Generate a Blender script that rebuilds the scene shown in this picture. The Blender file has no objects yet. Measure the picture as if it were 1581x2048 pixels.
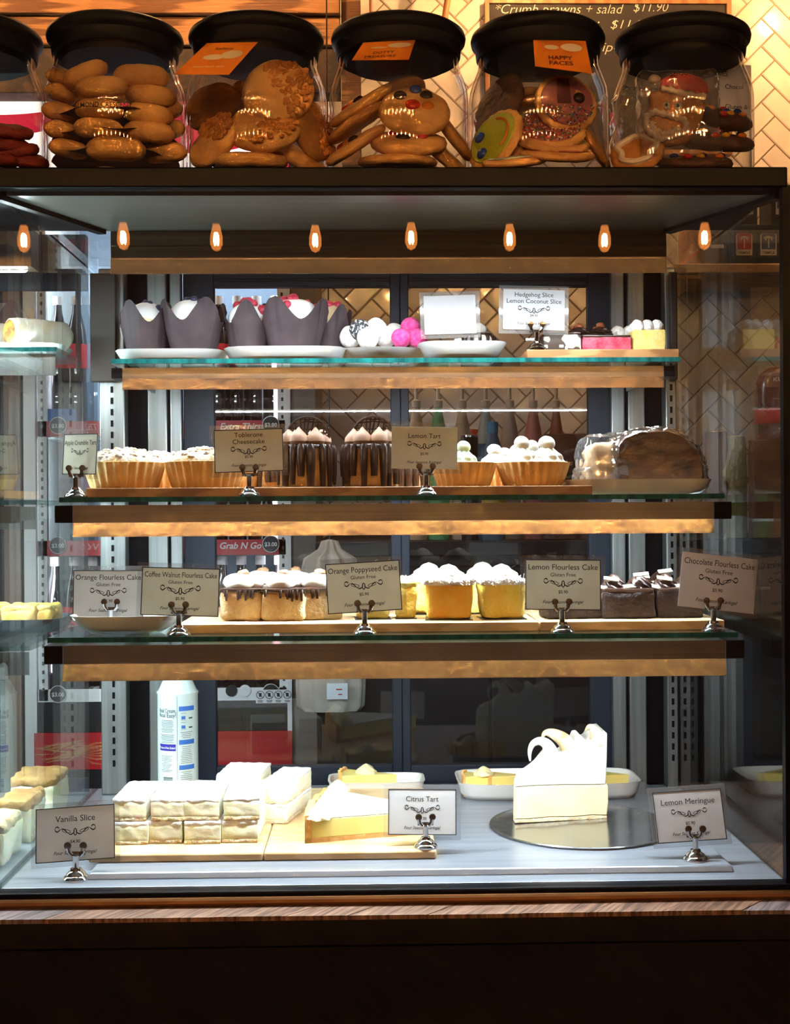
import bpy, math, random
from mathutils import Vector, Matrix, Euler, noise
C = bpy.context.scene.collection
SC = bpy.context.scene
PI = math.pi
R = math.radians

# ---------------------------------------------------------------- camera, world, exposure
F = 2600.0
YAW, ROLL = R(1.24), R(-0.35)
CAMROT = Matrix.Rotation(-YAW, 3, 'Z') @ Matrix.Rotation(PI/2, 3, 'X') @ Matrix.Rotation(ROLL, 3, 'Z')
cam_d = bpy.data.cameras.new('camera'); cam = bpy.data.objects.new('camera', cam_d); C.objects.link(cam)
cam_d.sensor_fit = 'VERTICAL'; cam_d.sensor_height = 36.0; cam_d.lens = F/2048*36.0
cam_d.clip_start = 0.02; cam_d.clip_end = 50
cam.matrix_world = CAMROT.to_4x4()
SC.camera = cam
SC.view_settings.view_transform = 'Standard'; SC.view_settings.look = 'None'
SC.view_settings.gamma = 1.0; SC.view_settings.exposure = 0.0
SC.view_settings.use_curve_mapping = False
SC.cycles.transparent_max_bounces = 40
SC.cycles.max_bounces = 10
SC.cycles.caustics_reflective = False
SC.cycles.caustics_refractive = False
SC.cycles.sample_clamp_indirect = 4.0
W = bpy.data.worlds.new('world'); SC.world = W; W.use_nodes = True
W.node_tree.nodes['Background'].inputs[0].default_value = (0.30, 0.20, 0.14, 1)
W.node_tree.nodes['Background'].inputs[1].default_value = 0.02
LED = 250.0          # radiance of the led strips in the case
BULB_W = 38.0        # watts of each hanging bulb in front
BACK_W = 38.0        # watts of each pendant over the back bench
FRIDGE = 7.0

# pixel <-> place
IR = CAMROT.transposed()
def XX(px, Y, z):
    k = (px-790.5)/F
    a, b = IR[0], IR[2]
    # a.p = -k b.p
    return -((a[1]+k*b[1])*Y + (a[2]+k*b[2])*z)/(a[0]+k*b[0])
def ZZ(py, X, Y):
    k = (1024-py)/F
    a, b = IR[1], IR[2]
    return -((a[0]+k*b[0])*X + (a[1]+k*b[1])*Y)/(a[2]+k*b[2])
def PP(px, py, Y):
    X, z = 0, 0
    for _ in range(6):
        X = XX(px, Y, z); z = ZZ(py, X, Y)
    return Vector((X, Y, z))
def S(Y): return Y/F

# ---------------------------------------------------------------- materials
MATS = {}
def nt(name):
    m = bpy.data.materials.new(name); m.use_nodes = True
    t = m.node_tree; t.nodes.clear()
    return m, t, t.nodes.new('ShaderNodeOutputMaterial')
def rgba(c): return (c[0], c[1], c[2], 1)
def mat(name, c1, c2=None, scale=20, detail=4, rough=0.5, metal=0, bump=0, bscale=60, coat=0, stretch=(1,1,1),
        lo=0.35, hi=0.65, spec=0.5, kind='noise', sss=0, emit=0, ec=None, rot=(0,0,0)):
    if name in MATS: return MATS[name]
    m, t, out = nt(name); L = t.links.new
    p = t.nodes.new('ShaderNodeBsdfPrincipled'); L(p.outputs[0], out.inputs[0])
    p.inputs['Roughness'].default_value = rough; p.inputs['Metallic'].default_value = metal
    p.inputs['Base Color'].default_value = rgba(c1)
    p.inputs['Coat Weight'].default_value = coat
    p.inputs['Specular IOR Level'].default_value = spec
    if sss:
        p.inputs['Subsurface Weight'].default_value = sss; p.inputs['Subsurface Radius'].default_value = (.01,.006,.003)
    if emit:
        p.inputs['Emission Color'].default_value = rgba(ec or c1); p.inputs['Emission Strength'].default_value = emit
    if c2 is not None or bump:
        tc = t.nodes.new('ShaderNodeTexCoord'); mp = t.nodes.new('ShaderNodeMapping')
        mp.inputs['Scale'].default_value = stretch; mp.inputs['Rotation'].default_value = rot
        if rot != (0,0,0):
            m0 = t.nodes.new('ShaderNodeMapping'); m0.inputs['Rotation'].default_value = rot
            mp.inputs['Rotation'].default_value = (0,0,0)
            L(tc.outputs['Object'], m0.inputs[0]); L(m0.outputs[0], mp.inputs[0])
        else: L(tc.outputs['Object'], mp.inputs[0])
    if c2 is not None:
        if kind == 'wave':
            n = t.nodes.new('ShaderNodeTexWave'); n.inputs['Scale'].default_value = scale
            n.inputs['Distortion'].default_value = 5; n.inputs['Detail'].default_value = detail
            n.inputs['Detail Scale'].default_value = 1.5
            fac = n.outputs['Fac']
        elif kind == 'voro':
            n = t.nodes.new('ShaderNodeTexVoronoi'); n.inputs['Scale'].default_value = scale; fac = n.outputs['Distance']
        else:
            n = t.nodes.new('ShaderNodeTexNoise'); n.inputs['Scale'].default_value = scale
            n.inputs['Detail'].default_value = detail; fac = n.outputs['Fac']
        L(mp.outputs[0], n.inputs['Vector'])
        r = t.nodes.new('ShaderNodeValToRGB')
        r.color_ramp.elements[0].position = lo; r.color_ramp.elements[0].color = rgba(c1)
        r.color_ramp.elements[1].position = hi; r.color_ramp.elements[1].color = rgba(c2)
        L(fac, r.inputs[0]); L(r.outputs[0], p.inputs['Base Color'])
    if bump:
        b = t.nodes.new('ShaderNodeTexNoise'); b.inputs['Scale'].default_value = bscale; b.inputs['Detail'].default_value = 5
        L(mp.outputs[0], b.inputs['Vector'])
        bn = t.nodes.new('ShaderNodeBump'); bn.inputs['Strength'].default_value = bump; bn.inputs['Distance'].default_value = 0.004
        L(b.outputs['Fac'], bn.inputs['Height']); L(bn.outputs[0], p.inputs['Normal'])
    MATS[name] = m; return m
def glassmat(name, tint=(1,1,1), k=1.0, f0=0.04, rough=0.0, haze=0):
    m, t, out = nt(name); L = t.links.new
    tr = t.nodes.new('ShaderNodeBsdfTransparent'); tr.inputs[0].default_value = rgba(tint)
    gl = t.nodes.new('ShaderNodeBsdfGlossy'); gl.inputs['Roughness'].default_value = rough
    lw = t.nodes.new('ShaderNodeLayerWeight'); lw.inputs[0].default_value = 0.5
    pw = t.nodes.new('ShaderNodeMath'); pw.operation = 'POWER'; pw.inputs[1].default_value = 5
    L(lw.outputs['Facing'], pw.inputs[0])
    ma = t.nodes.new('ShaderNodeMath'); ma.operation = 'MULTIPLY_ADD'; ma.use_clamp = True
    ma.inputs[1].default_value = (1-f0)*k; ma.inputs[2].default_value = f0*k
    L(pw.outputs[0], ma.inputs[0])
    mx = t.nodes.new('ShaderNodeMixShader'); L(ma.outputs[0], mx.inputs[0]); L(tr.outputs[0], mx.inputs[1]); L(gl.outputs[0], mx.inputs[2])
    last = mx
    if haze:
        df = t.nodes.new('ShaderNodeBsdfDiffuse'); df.inputs[0].default_value = rgba(tint)
        m2 = t.nodes.new('ShaderNodeMixShader'); m2.inputs[0].default_value = haze
        L(mx.outputs[0], m2.inputs[1]); L(df.outputs[0], m2.inputs[2]); last = m2
    L(last.outputs[0], out.inputs[0])
    MATS[name] = m; return m
def emitmat(name, c, s, beads=0, sampled=True):
    m, t, out = nt(name); L = t.links.new
    e = t.nodes.new('ShaderNodeEmission'); e.inputs[0].default_value = rgba(c); e.inputs[1].default_value = s
    if beads:
        tc = t.nodes.new('ShaderNodeTexCoord'); sp = t.nodes.new('ShaderNodeSeparateXYZ'); L(tc.outputs['Object'], sp.inputs[0])
        a = t.nodes.new('ShaderNodeMath'); a.operation = 'MULTIPLY'; a.inputs[1].default_value = 2*PI*beads; L(sp.outputs[0], a.inputs[0])
        b = t.nodes.new('ShaderNodeMath'); b.operation = 'SINE'; L(a.outputs[0], b.inputs[0])
        c_ = t.nodes.new('ShaderNodeMath'); c_.operation = 'MULTIPLY_ADD'; c_.inputs[1].default_value = s*0.8; c_.inputs[2].default_value = s; L(b.outputs[0], c_.inputs[0])
        L(c_.outputs[0], e.inputs[1])
    L(e.outputs[0], out.inputs[0])
    if not sampled: m.cycles.emission_sampling = 'NONE'
    MATS[name] = m; return m

glass = glassmat('clear_glass', (0.97,0.985,0.98), 1.0)
door_glass = glassmat('door_glass', (0.86,0.88,0.90), 1.3)
side_glass = glassmat('side_glass', (0.93,0.96,0.95), 1.1)
shelf_glass = glassmat('shelf_glass', (0.86,0.95,0.93), 1.0)
jar_glass = glassmat('jar_glass', (0.985,0.985,0.98), 1.3)
sleeve_mat = glassmat('clear_sleeve', (0.94,0.95,0.96), 1.3, 0.05, 0.08, 0.05)
film_mat = glassmat('cling_film', (0.95,0.95,0.95), 2.4, 0.06, 0.07, 0.03)
glass_edge = mat('glass_edge', (0.006,0.06,0.06), (0.012,0.16,0.15), 14, stretch=(6,1,1), rough=0.08, spec=0.8)
steel = mat('brushed_steel', (0.30,0.265,0.23), (0.36,0.32,0.28), 3, 3, 0.14, 0.95, stretch=(1,60,90))  # warm cast of the room's reflection is mixed into this steel colour
steel_up = mat('upright_steel', (0.24,0.26,0.27), (0.34,0.36,0.37), 4, 3, 0.36, 0.85, stretch=(30,30,1))
steel_deck = mat('deck_steel', (0.36,0.40,0.47), (0.46,0.50,0.57), 6, 3, 0.30, 0.62, stretch=(1,14,14))
steel_sat = mat('satin_steel', (0.22,0.18,0.145), (0.27,0.225,0.18), 3, 3, 0.34, 0.95, stretch=(1,60,90))
steel_dk = mat('dim_steel', (0.26,0.20,0.155), (0.30,0.235,0.185), 3, 3, 0.20, 0.95, stretch=(1,60,90))  # darker copy of the valance steel, colour standing in for weaker bulb reflections
brown_post = mat('brown_post', (0.028,0.018,0.013), (0.04,0.026,0.018), 3, rough=0.5)
bronze = mat('bronze_panel', (0.20,0.15,0.11), (0.27,0.20,0.15), 4, 3, 0.30, 0.9, stretch=(1,40,40))
chrome = mat('chrome', (0.82,0.82,0.84), rough=0.06, metal=1)
black_m = mat('black_metal', (0.004,0.004,0.006), rough=0.38, spec=0.07)
black_p = mat('black_plastic', (0.012,0.012,0.014), rough=0.38)
lid_mat = mat('lid_black', (0.010,0.010,0.014), rough=0.55, spec=0.12)
navy = mat('navy_frame', (0.005,0.011,0.024), rough=0.5, spec=0.3)
copper = mat('copper_rail', (0.42,0.19,0.07), rough=0.32, metal=0.9)
ceramic = mat('white_ceramic', (0.82,0.81,0.80), rough=0.12, coat=0.4)
card_mat = mat('card_paper', (0.80,0.79,0.70), (0.86,0.85,0.77), 60, rough=0.75)
card_w = mat('card_paper_white', (0.84,0.84,0.86), (0.88,0.88,0.9), 60, rough=0.75)
def papery(m, amt=0.45):
    t = m.node_tree; p = [n for n in t.nodes if n.type == 'BSDF_PRINCIPLED'][0]; out = [n for n in t.nodes if n.type == 'OUTPUT_MATERIAL'][0]
    tr = t.nodes.new('ShaderNodeBsdfTranslucent'); mx = t.nodes.new('ShaderNodeMixShader'); mx.inputs[0].default_value = amt
    if p.inputs['Base Color'].is_linked: t.links.new(p.inputs['Base Color'].links[0].from_socket, tr.inputs[0])
    else: tr.inputs[0].default_value = p.inputs['Base Color'].default_value
    t.links.new(p.outputs[0], mx.inputs[1]); t.links.new(tr.outputs[0], mx.inputs[2]); t.links.new(mx.outputs[0], out.inputs[0]); return m
papery(card_mat, .62); papery(card_w, .62)
ink = mat('black_ink', (0.012,0.012,0.014), rough=0.7)
wood_b = mat('board_wood', (0.30,0.13,0.045), (0.46,0.23,0.09), 7, 5, 0.5, kind='wave', stretch=(0.5,6,6))
wood_l = mat('bamboo_board', (0.60,0.40,0.19), (0.74,0.54,0.30), 9, 4, 0.45, kind='wave', stretch=(0.4,7,7))
orange_card = mat('orange_card', (0.80,0.21,0.015), (0.86,0.26,0.02), 30, rough=0.6)
white_paint = mat('white_plastic', (0.78,0.80,0.82), rough=0.4)
dark_wall = mat('dark_wall', (0.030,0.024,0.022), (0.05,0.04,0.035), 3, rough=0.8)

# ---------------------------------------------------------------- mesh building
_txt = {}
def textgeo(s, shear=0.0, off=0.0):
    key = (s, shear, off)
    if key in _txt: return _txt[key]
    cu = bpy.data.curves.new('t', 'FONT'); cu.body = s; cu.size = 1; cu.shear = shear; cu.offset = off
    cu.resolution_u = 3; cu.align_x = 'LEFT'
    ob = bpy.data.objects.new('t', cu); C.objects.link(ob)
    dg = bpy.context.evaluated_depsgraph_get()
    me = bpy.data.meshes.new_from_object(ob.evaluated_get(dg))
    vs = [(v.co.x, v.co.y) for v in me.vertices]; fs = [tuple(p.vertices) for p in me.polygons]
    bpy.data.objects.remove(ob); bpy.data.curves.remove(cu); bpy.data.meshes.remove(me)
    x0 = min([v[0] for v in vs] or [0]); x1 = max([v[0] for v in vs] or [0])
    _txt[key] = (vs, fs, x0, x1); return _txt[key]

class MB:
    def __init__(s): s.v = []; s.f = []; s.m = []
    def add(s, vs, fs, mi=0, M=None):
        o = len(s.v)
        s.v += [tuple(M @ Vector(p)) if M is not None else tuple(p) for p in vs]
        s.f += [tuple(i+o for i in f) for f in fs]; s.m += [mi]*len(fs)
        return s
    def box(s, c, d, mi=0, M=None):
        x, y, z = d[0]/2, d[1]/2, d[2]/2
        vs = [(c[0]+a*x, c[1]+b*y, c[2]+e*z) for e in (-1,1) for b in (-1,1) for a in (-1,1)]
        return s.add(vs, [(0,2,3,1),(4,5,7,6),(0,1,5,4),(2,6,7,3),(0,4,6,2),(1,3,7,5)], mi, M)
    def box2(s, a, b, mi=0, M=None):
        return s.box([(a[i]+b[i])/2 for i in range(3)], [abs(b[i]-a[i]) for i in range(3)], mi, M)
    def hexa(s, v8, mi=0, M=None):
        return s.add(v8, [(0,2,3,1),(4,5,7,6),(0,1,5,4),(2,6,7,3),(0,4,6,2),(1,3,7,5)], mi, M)
    def lathe(s, prof, seg=32, c=(0,0,0), fn=None, mi=0, M=None, sx=1, sy=1):
        vs, fs, rows = [], [], []
        for (r, z) in prof:
            if r < 1e-6:
                rows.append([len(vs)]); vs.append((c[0], c[1], c[2]+z))
            else:
                row = []
                for k in range(seg):
                    th = 2*PI*k/seg; rr, zz = (fn(th, r, z) if fn else (r, z))
                    row.append(len(vs)); vs.append((c[0]+rr*math.cos(th)*sx, c[1]+rr*math.sin(th)*sy, c[2]+zz))
                rows.append(row)
        for a, b in zip(rows, rows[1:]):
            if len(a) == 1 and len(b) == 1: continue
            for k in range(seg):
                k2 = (k+1) % seg
                if len(a) == 1: fs.append((a[0], b[k2], b[k]))
                elif len(b) == 1: fs.append((a[k], a[k2], b[0]))
                else: fs.append((a[k], a[k2], b[k2], b[k]))
        return s.add(vs, fs, mi, M)
    def tube(s, pts, rad, seg=8, mi=0, M=None, flat=1.0):
        pts = [Vector(p) for p in pts]; n = len(pts)
        if not hasattr(rad, '__len__'): rad = [rad]*n
        vs, fs = [], []
        up = None
        for i, p in enumerate(pts):
            t = (pts[min(i+1,n-1)]-pts[max(i-1,0)]).normalized()
            if up is None: up = t.orthogonal().normalized()
            up = (up - t*up.dot(t)); up = up.normalized() if up.length > 1e-6 else t.orthogonal().normalized()
            sd = t.cross(up)
            for k in range(seg):
                a = 2*PI*k/seg
                vs.append(p + up*math.cos(a)*rad[i] + sd*math.sin(a)*rad[i]*flat)
        for i in range(n-1):
            for k in range(seg):
                k2 = (k+1) % seg
                fs.append((i*seg+k, i*seg+k2, (i+1)*seg+k2, (i+1)*seg+k))
        vs += [pts[0], pts[-1]]; a, b = len(vs)-2, len(vs)-1
        for k in range(seg):
            fs.append((a, (k+1) % seg, k)); fs.append((b, (n-1)*seg+k, (n-1)*seg+(k+1) % seg))
        return s.add(vs, fs, mi, M)
    def ball(s, c, r, nz=0.0, fr=30, seed=0, seg=16, rings=10, mi=0, M=None, zmin=-1.0):
        if not hasattr(r, '__len__'): r = (r,r,r)
        prof = []
        for i in range(rings+1):
            a = -PI/2 + PI*i/rings; prof.append((math.cos(a), max(math.sin(a), zmin)))
        b = MB(); b.lathe([(q if q > 1e-4 else 0, z) for q, z in prof], seg)
        vs = []
        for p in b.v:
            q = Vector((p[0]*r[0], p[1]*r[1], p[2]*r[2]))
            if nz:
                k = 1 + nz*noise.noise((q+Vector((seed*3.1, seed*1.7, seed)))*fr)
                q = Vector((q[0]*k, q[1]*k, q[2]*k if q[2] > zmin*r[2]*.99 else q[2]))
            vs.append((c[0]+q[0], c[1]+q[1], c[2]+q[2]))
        return s.add(vs, b.f, mi, M)
    def prism(s, poly, a, b, axis='y', mi=0, M=None):
        n = len(poly)
        def pt(u, w, d): return {'y': (u, d, w), 'z': (u, w, d), 'x': (d, u, w)}[axis]
        vs = [pt(u, w, a) for u, w in poly] + [pt(u, w, b) for u, w in poly]
        fs = [tuple(range(n))[::-1] if axis != 'y' else tuple(range(n)), tuple(range(n, 2*n)) if axis != 'y' else tuple(range(n, 2*n))[::-1]]
        for k in range(n):
            k2 = (k+1) % n
            fs.append((k, k2, n+k2, n+k) if axis != 'y' else (k2, k, n+k, n+k2))
        return s.add(vs, fs, mi, M)
    def rbox(s, c, d, r=0.004, n=(6,6,4), nz=0.0, fr=60, seed=0, mi=0, M=None, shape=None):
        h = [x/2 for x in d]; r = min(r, min(h)*.99); idx = {}; vs = []; fs = []
        def vert(p):
            key = tuple(round(x, 6) for x in p)
            if key in idx: return idx[key]
            q = Vector([p[i]*h[i] for i in range(3)])
            inn = Vector([max(-(h[i]-r), min(h[i]-r, q[i])) for i in range(3)])
            dv = q-inn
            if dv.length > 1e-9: q = inn + dv.normalized()*r
            if shape: q = shape(q)
            if nz:
                w = (q+Vector(c)+Vector((seed*.37, seed*.91, seed*.53)))*fr
                q = q + noise.noise_vector(w)*nz
            idx[key] = len(vs); vs.append((q[0]+c[0], q[1]+c[1], q[2]+c[2])); return idx[key]
        def lin(k):
            base = [-1 + 2*i/k for i in range(k+1)]
            return base
        for ax in range(3):
            u, w = [(1,2),(2,0),(0,1)][ax]
            U, Wd = lin(n[u]), lin(n[w])
            for sg in (-1, 1):
                for i in range(n[u]):
                    for j in range(n[w]):
                        q = []
                        for (a, b) in ((U[i],Wd[j]),(U[i+1],Wd[j]),(U[i+1],Wd[j+1]),(U[i],Wd[j+1])):
                            p = [0,0,0]; p[ax] = sg; p[u] = a; p[w] = b; q.append(vert(p))
                        fs.append(tuple(q) if sg > 0 else tuple(q[::-1]))
        return s.add(vs, fs, mi, M)
    def text(s, str_, o, size, u=(1,0,0), w=(0,0,1), align='C', maxw=None, shear=0, off=0.0, xs=1.0, mi=0, bend=None):
        vs, fs, x0, x1 = textgeo(str_, shear, off)
        sx = size*xs; wd = (x1-x0)*sx
        if maxw and wd > maxw: sx *= maxw/wd; wd = maxw
        o, u, w = Vector(o), Vector(u), Vector(w)
        dx = -wd/2 if align == 'C' else 0
        pts = []
        for x, y in vs:
            a, b = (x-x0)*sx+dx, y*size
            pts.append(bend(a, b) if bend else o + u*a + w*b)
        return s.add(pts, fs, mi)
    def ribbon(s, pts, wd, y=0.0, mi=0):
        n = len(pts); vs = []
        for i, p in enumerate(pts):
            a = pts[max(i-1,0)]; b = pts[min(i+1,n-1)]
            dx, dz = b[0]-a[0], b[1]-a[1]; l = math.hypot(dx, dz) or 1
            k = wd[i] if hasattr(wd, '__len__') else wd
            vs += [(p[0]-dz/l*k/2, y, p[1]+dx/l*k/2), (p[0]+dz/l*k/2, y, p[1]-dx/l*k/2)]
        return s.add(vs, [(2*i, 2*i+1, 2*i+3, 2*i+2) for i in range(n-1)], mi)
    def xf(s, M): s.v = [tuple(M @ Vector(p)) for p in s.v]; return s
    def build(s, name, mats, parent=None, loc=None, rot=None, sharp=35, bevel=0, seg=2, world=False, label=None, smooth=True):
        me = bpy.data.meshes.new(name)
        vs = s.v
        if world and parent is not None:
            pl = parent.matrix_basis.inverted(); vs = [tuple(pl @ Vector(p)) for p in vs]
        me.from_pydata(vs, [], s.f)
        mats = mats if isinstance(mats, (list, tuple)) else [mats]
        for m in mats: me.materials.append(m)
        if len(mats) > 1: me.polygons.foreach_set('material_index', s.m)
        me.update()
        if smooth:
            me.polygons.foreach_set('use_smooth', [True]*len(me.polygons)); me.set_sharp_from_angle(angle=R(sharp))
        ob = bpy.data.objects.new(name, me); C.objects.link(ob)
        if parent is not None: ob.parent = parent
        if loc is not None: ob.location = loc
        if rot is not None: ob.rotation_euler = rot
        if bevel:
            md = ob.modifiers.new('bevel', 'BEVEL'); md.width = bevel; md.segments = seg; md.limit_method = 'ANGLE'; md.angle_limit = R(40)
        if label: ob['label'] = label
        return ob

def thing(name, label, cat, loc=(0,0,0), rot=(0,0,0), group=None, kind=None):
    o = bpy.data.objects.new(name, None); C.objects.link(o)
    o.location = loc; o.rotation_euler = rot; o.empty_display_size = 0.02
    o['label'] = label; o['category'] = cat
    if group: o['group'] = group
    if kind: o['kind'] = kind
    return o
def tag(o, label, cat, group=None, kind=None):
    o['label'] = label; o['category'] = cat
    if group: o['group'] = group
    if kind: o['kind'] = kind
    return o
def structure(o, label=None):
    o['kind'] = 'structure'
    if label: o['label'] = label
    return o
KIDS = {}
def dup(root, loc, rot=None, label=None, group=None):
    r = root.copy(); C.objects.link(r); r.location = loc
    if rot is not None: r.rotation_euler = rot
    if label: r['label'] = label
    if group: r['group'] = group
    for ch in list(root.children):
        c = ch.copy(); C.objects.link(c); c.parent = r
        for g in list(ch.children):
            d = g.copy(); C.objects.link(d); d.parent = c
    return r
def BX(a, b): return MB().box2(a, b)

# ---------------------------------------------------------------- main heights of the case
XL, XR = -0.44, 0.502
YF, YB = 1.55, 2.125
XC = (XL+XR)/2
Y1, Y2, Y3 = 1.86, 1.70, 1.64
Z1 = ZZ(716, XX(790,Y1,.22), Y1)
Z2 = ZZ(991, XX(790,Y2,.02), Y2)
Z3 = ZZ(1270, XX(790,Y3,-.15), Y3)
ZD = ZZ(1766, XX(790,1.565,-.45), 1.565)
ZT = ZZ(336, XX(790,YF,.41), YF)
ZTB = ZZ(377, XX(790,YF,.385), YF)
FLOOR = -1.25

# ---------------------------------------------------------------- room shell
grout = mat('grout', (0.30,0.20,0.13), rough=0.9)
tile_m = mat('glazed_tile', (0.80,0.72,0.62), (0.86,0.79,0.70), 8, rough=0.12, coat=0.3)
wd_dark = mat('dark_timber', (0.018,0.009,0.006), (0.05,0.022,0.012), 5, 6, 0.55, kind='wave', stretch=(1,6,6))
floor_m = mat('floor_boards', (0.03,0.018,0.012), (0.05,0.03,0.02), 4, kind='wave', rough=0.5, stretch=(1,8,1))
ceil_m = mat('ceiling_paint', (0.10,0.075,0.06), (0.12,0.09,0.07), 2, rough=0.9)
warm_wall = mat('front_wall_paint', (0.09,0.062,0.045), (0.13,0.09,0.065), 2, rough=0.85)
YW = 3.40
structure(BX((-2.3,-2.6,FLOOR-.1),(2.3,YW+.1,FLOOR)).build('floor', floor_m))
structure(BX((-2.3,-2.6,1.75),(2.3,YW+.1,1.85)).build('ceiling', ceil_m))
structure(BX((-2.4,-2.6,FLOOR),(-2.3,YW+.1,1.75)).build('wall_left', dark_wall))
structure(BX((2.3,-2.6,FLOOR),(2.4,YW+.1,1.75)).build('wall_right', dark_wall))
structure(BX((-2.3,-2.7,FLOOR),(2.3,-2.6,1.75)).build('wall_front', warm_wall))
# back wall of herringbone tiles
mb = MB(); mb.box2((-2.3,YW,FLOOR),(2.3,YW+.1,1.75), 1)
w = 0.052; g = 0.0022; c45 = math.sqrt(.5)
for i in range(-50, 60):
    for j in range(-60, 60):
        t = (i-j) % 4
        if t == 0: q = (i, j, 2, 1)
        elif t == 3: q = (i, j, 1, 2)
        else: continue
        x0, y0, x1, y1 = q[0]*w+g/2, q[1]*w+g/2, (q[0]+q[2])*w-g/2, (q[1]+q[3])*w-g/2
        cx, cz = (x0+x1)/2, (y0+y1)/2
        X, Z = (cx-cz)*c45+0.42, (cx+cz)*c45+0.30
        if not (-0.42 < X < 2.25 and -0.45 < Z < 1.70): continue
        def tr(x, y): return ((x-y)*c45+0.42, (x+y)*c45+0.30)
        b = 0.0022
        o = [tr(x0,y0), tr(x1,y0), tr(x1,y1), tr(x0,y1)]; n_ = [tr(x0+b,y0+b), tr(x1-b,y0+b), tr(x1-b,y1-b), tr(x0+b,y1-b)]
        jx, jz = random.Random(i*77+j).uniform(-.0004,.0004), random.Random(i*7+j*91).uniform(-.0004,.0004)
        vs = [(p[0], YW, p[1]) for p in o] + [(n_[k][0], YW-.004+(jx if k in (0,3) else -jx)+(jz if k < 2 else -jz), n_[k][1]) for k in range(4)]
        mb.add(vs, [(4,5,6,7),(0,1,5,4),(1,2,6,5),(2,3,7,6),(3,0,4,7)], 0)
structure(mb.build('wall_back', [tile_m, grout], sharp=12))

# ---------------------------------------------------------------- hanging filament bulbs on the customer side
bulb_glass = glassmat('bulb_glass', (1.0,0.93,0.82), 1.0)
_t = bulb_glass.node_tree; _o = [n for n in _t.nodes if n.type == 'OUTPUT_MATERIAL'][0]; _src = _o.inputs[0].links[0].from_socket
_e = _t.nodes.new('ShaderNodeEmission'); _e.inputs[0].default_value = (1.0,0.30,0.06,1); _e.inputs[1].default_value = 5.0
_a = _t.nodes.new('ShaderNodeAddShader'); _t.links.new(_src, _a.inputs[0]); _t.links.new(_e.outputs[0], _a.inputs[1]); _t.links.new(_a.outputs[0], _o.inputs[0])
bulb_glass.cycles.emission_sampling = 'NONE'
filament = emitmat('bulb_filament', (1.0,0.50,0.17), 1200, sampled=False)
socket_m = mat('bulb_socket', (0.05,0.035,0.02), rough=0.4, metal=0.6)
def pendant(loc, label, watts, ztop=1.75, col=(1.0,0.575,0.285)):
    t = thing('pendant_bulb', label, 'lamp', loc, group='hanging filament bulbs')
    MB().tube([(0,0,.085),(0,0,ztop-loc[2])], .0025, 6).build('cord', black_p, t)
    MB().lathe([(0,.09),(.012,.088),(.015,.075),(.015,.045),(.0,.045)], 16).build('socket', socket_m, t)
    MB().lathe([(.010,.046),(.014,.03),(.019,.008),(.019,-.016),(.012,-.032),(0,-.038)], 20).build('bulb', bulb_glass, t)
    f = MB()
    f.tube([(-.0045,0,-.020),(-.0050,0,-.008),(-.0045,0,.014),(-.002,0,.021)], [.0012,.0042,.0036,.001], 8); f.tube([(.0040,0,-.020),(.0045,0,-.010),(.0040,0,.012),(.002,0,.020)], [.0012,.0042,.0034,.001], 8)
    f.build('filament', filament, t)
    ld = bpy.data.lights.new('bulb_light', 'POINT'); ld.energy = watts; ld.color = col; ld.shadow_soft_size = 0.007
    lo = bpy.data.objects.new('bulb_light', ld); C.objects.link(lo); lo.parent = t; lo.location = (0,0,-.004)
    return t
YBU = -0.90
for k, px in enumerate((-150, 48, 247, 433, 631, 823, 1020, 1210, 1410, 1600)):
    Dv = 2*YF - YBU
    z = ZZ(478+3*math.sin(k*2.1), XX(px, Dv, .83), Dv)
    X = XX(px, Dv, z)
    pendant((X, YBU, z), 'warm filament bulb hanging on a cord above the customers in front of the case', BULB_W)
for row, (Yq, Zq, n_) in enumerate(((-1.45,1.36,8),(-2.15,1.52,7))):
    for k in range(n_):
        pendant((-1.25+k*2.5/(n_-1)+.07*row, Yq, Zq+.03*math.sin(k*1.7+row)), 'warm filament bulb hanging near the ceiling far behind the customers', BULB_W*(.45,.12)[row])
for k, (X, Yq, Zq) in enumerate(((-0.98,2.45,1.18),(-0.30,2.45,1.30),(0.42,3.12,1.38),(1.15,3.12,1.38))):
    pendant((X, Yq, Zq), 'warm filament bulb hanging over the bench behind the display case', BACK_W)

# ---------------------------------------------------------------- counter below the case
YC = 1.495
rail_z = ZZ(1802, XX(790,1.53,-.45), 1.53)
z_ct = rail_z-.0055
plank = mat('counter_planks', (0.07,0.030,0.020), (0.34,0.19,0.12), 8, 7, 0.42, stretch=(2,30,2), rot=(0,0,R(-58)), bump=0.4, bscale=20)
plank2 = mat('counter_planks_grey', (0.05,0.038,0.045), (0.30,0.22,0.22), 8, 7, 0.45, stretch=(2,30,2), rot=(0,0,R(-58)), bump=0.4, bscale=20)
front_m = mat('shaded_front_timber', (0.0022,0.0016,0.002), (0.006,0.0032,0.0034), 6, 6, 0.65, stretch=(2,2,24), rot=(0,R(-40),0), spec=0.15)  # front and edge near black: the overhang's shade is put into the colour
t = thing('counter', 'dark timber counter, front blackened as in shade, with a diagonal planked top carrying the display case', 'counter', (XC,1.9,FLOOR))
mb = MB()
rnd = random.Random(4)
x = -1.6; k = 0
while x < 1.5:
    wd = rnd.uniform(.07,.11); sk = .55
    ya, yb = YC, YC+.30
    za = z_ct + rnd.uniform(-.0006,.0006)
    pts = [(x, ya), (x+wd-.0012, ya), (x+wd-.0012+sk*.5, yb), (x+sk*.5, yb)]
    mb.prism(pts, z_ct-.005, za, 'z', mi=(0 if rnd.random() < .55 else 1)); x += wd; k += 1
mb.build('countertop', [plank, plank2], t, world=True, sharp=20)
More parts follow.
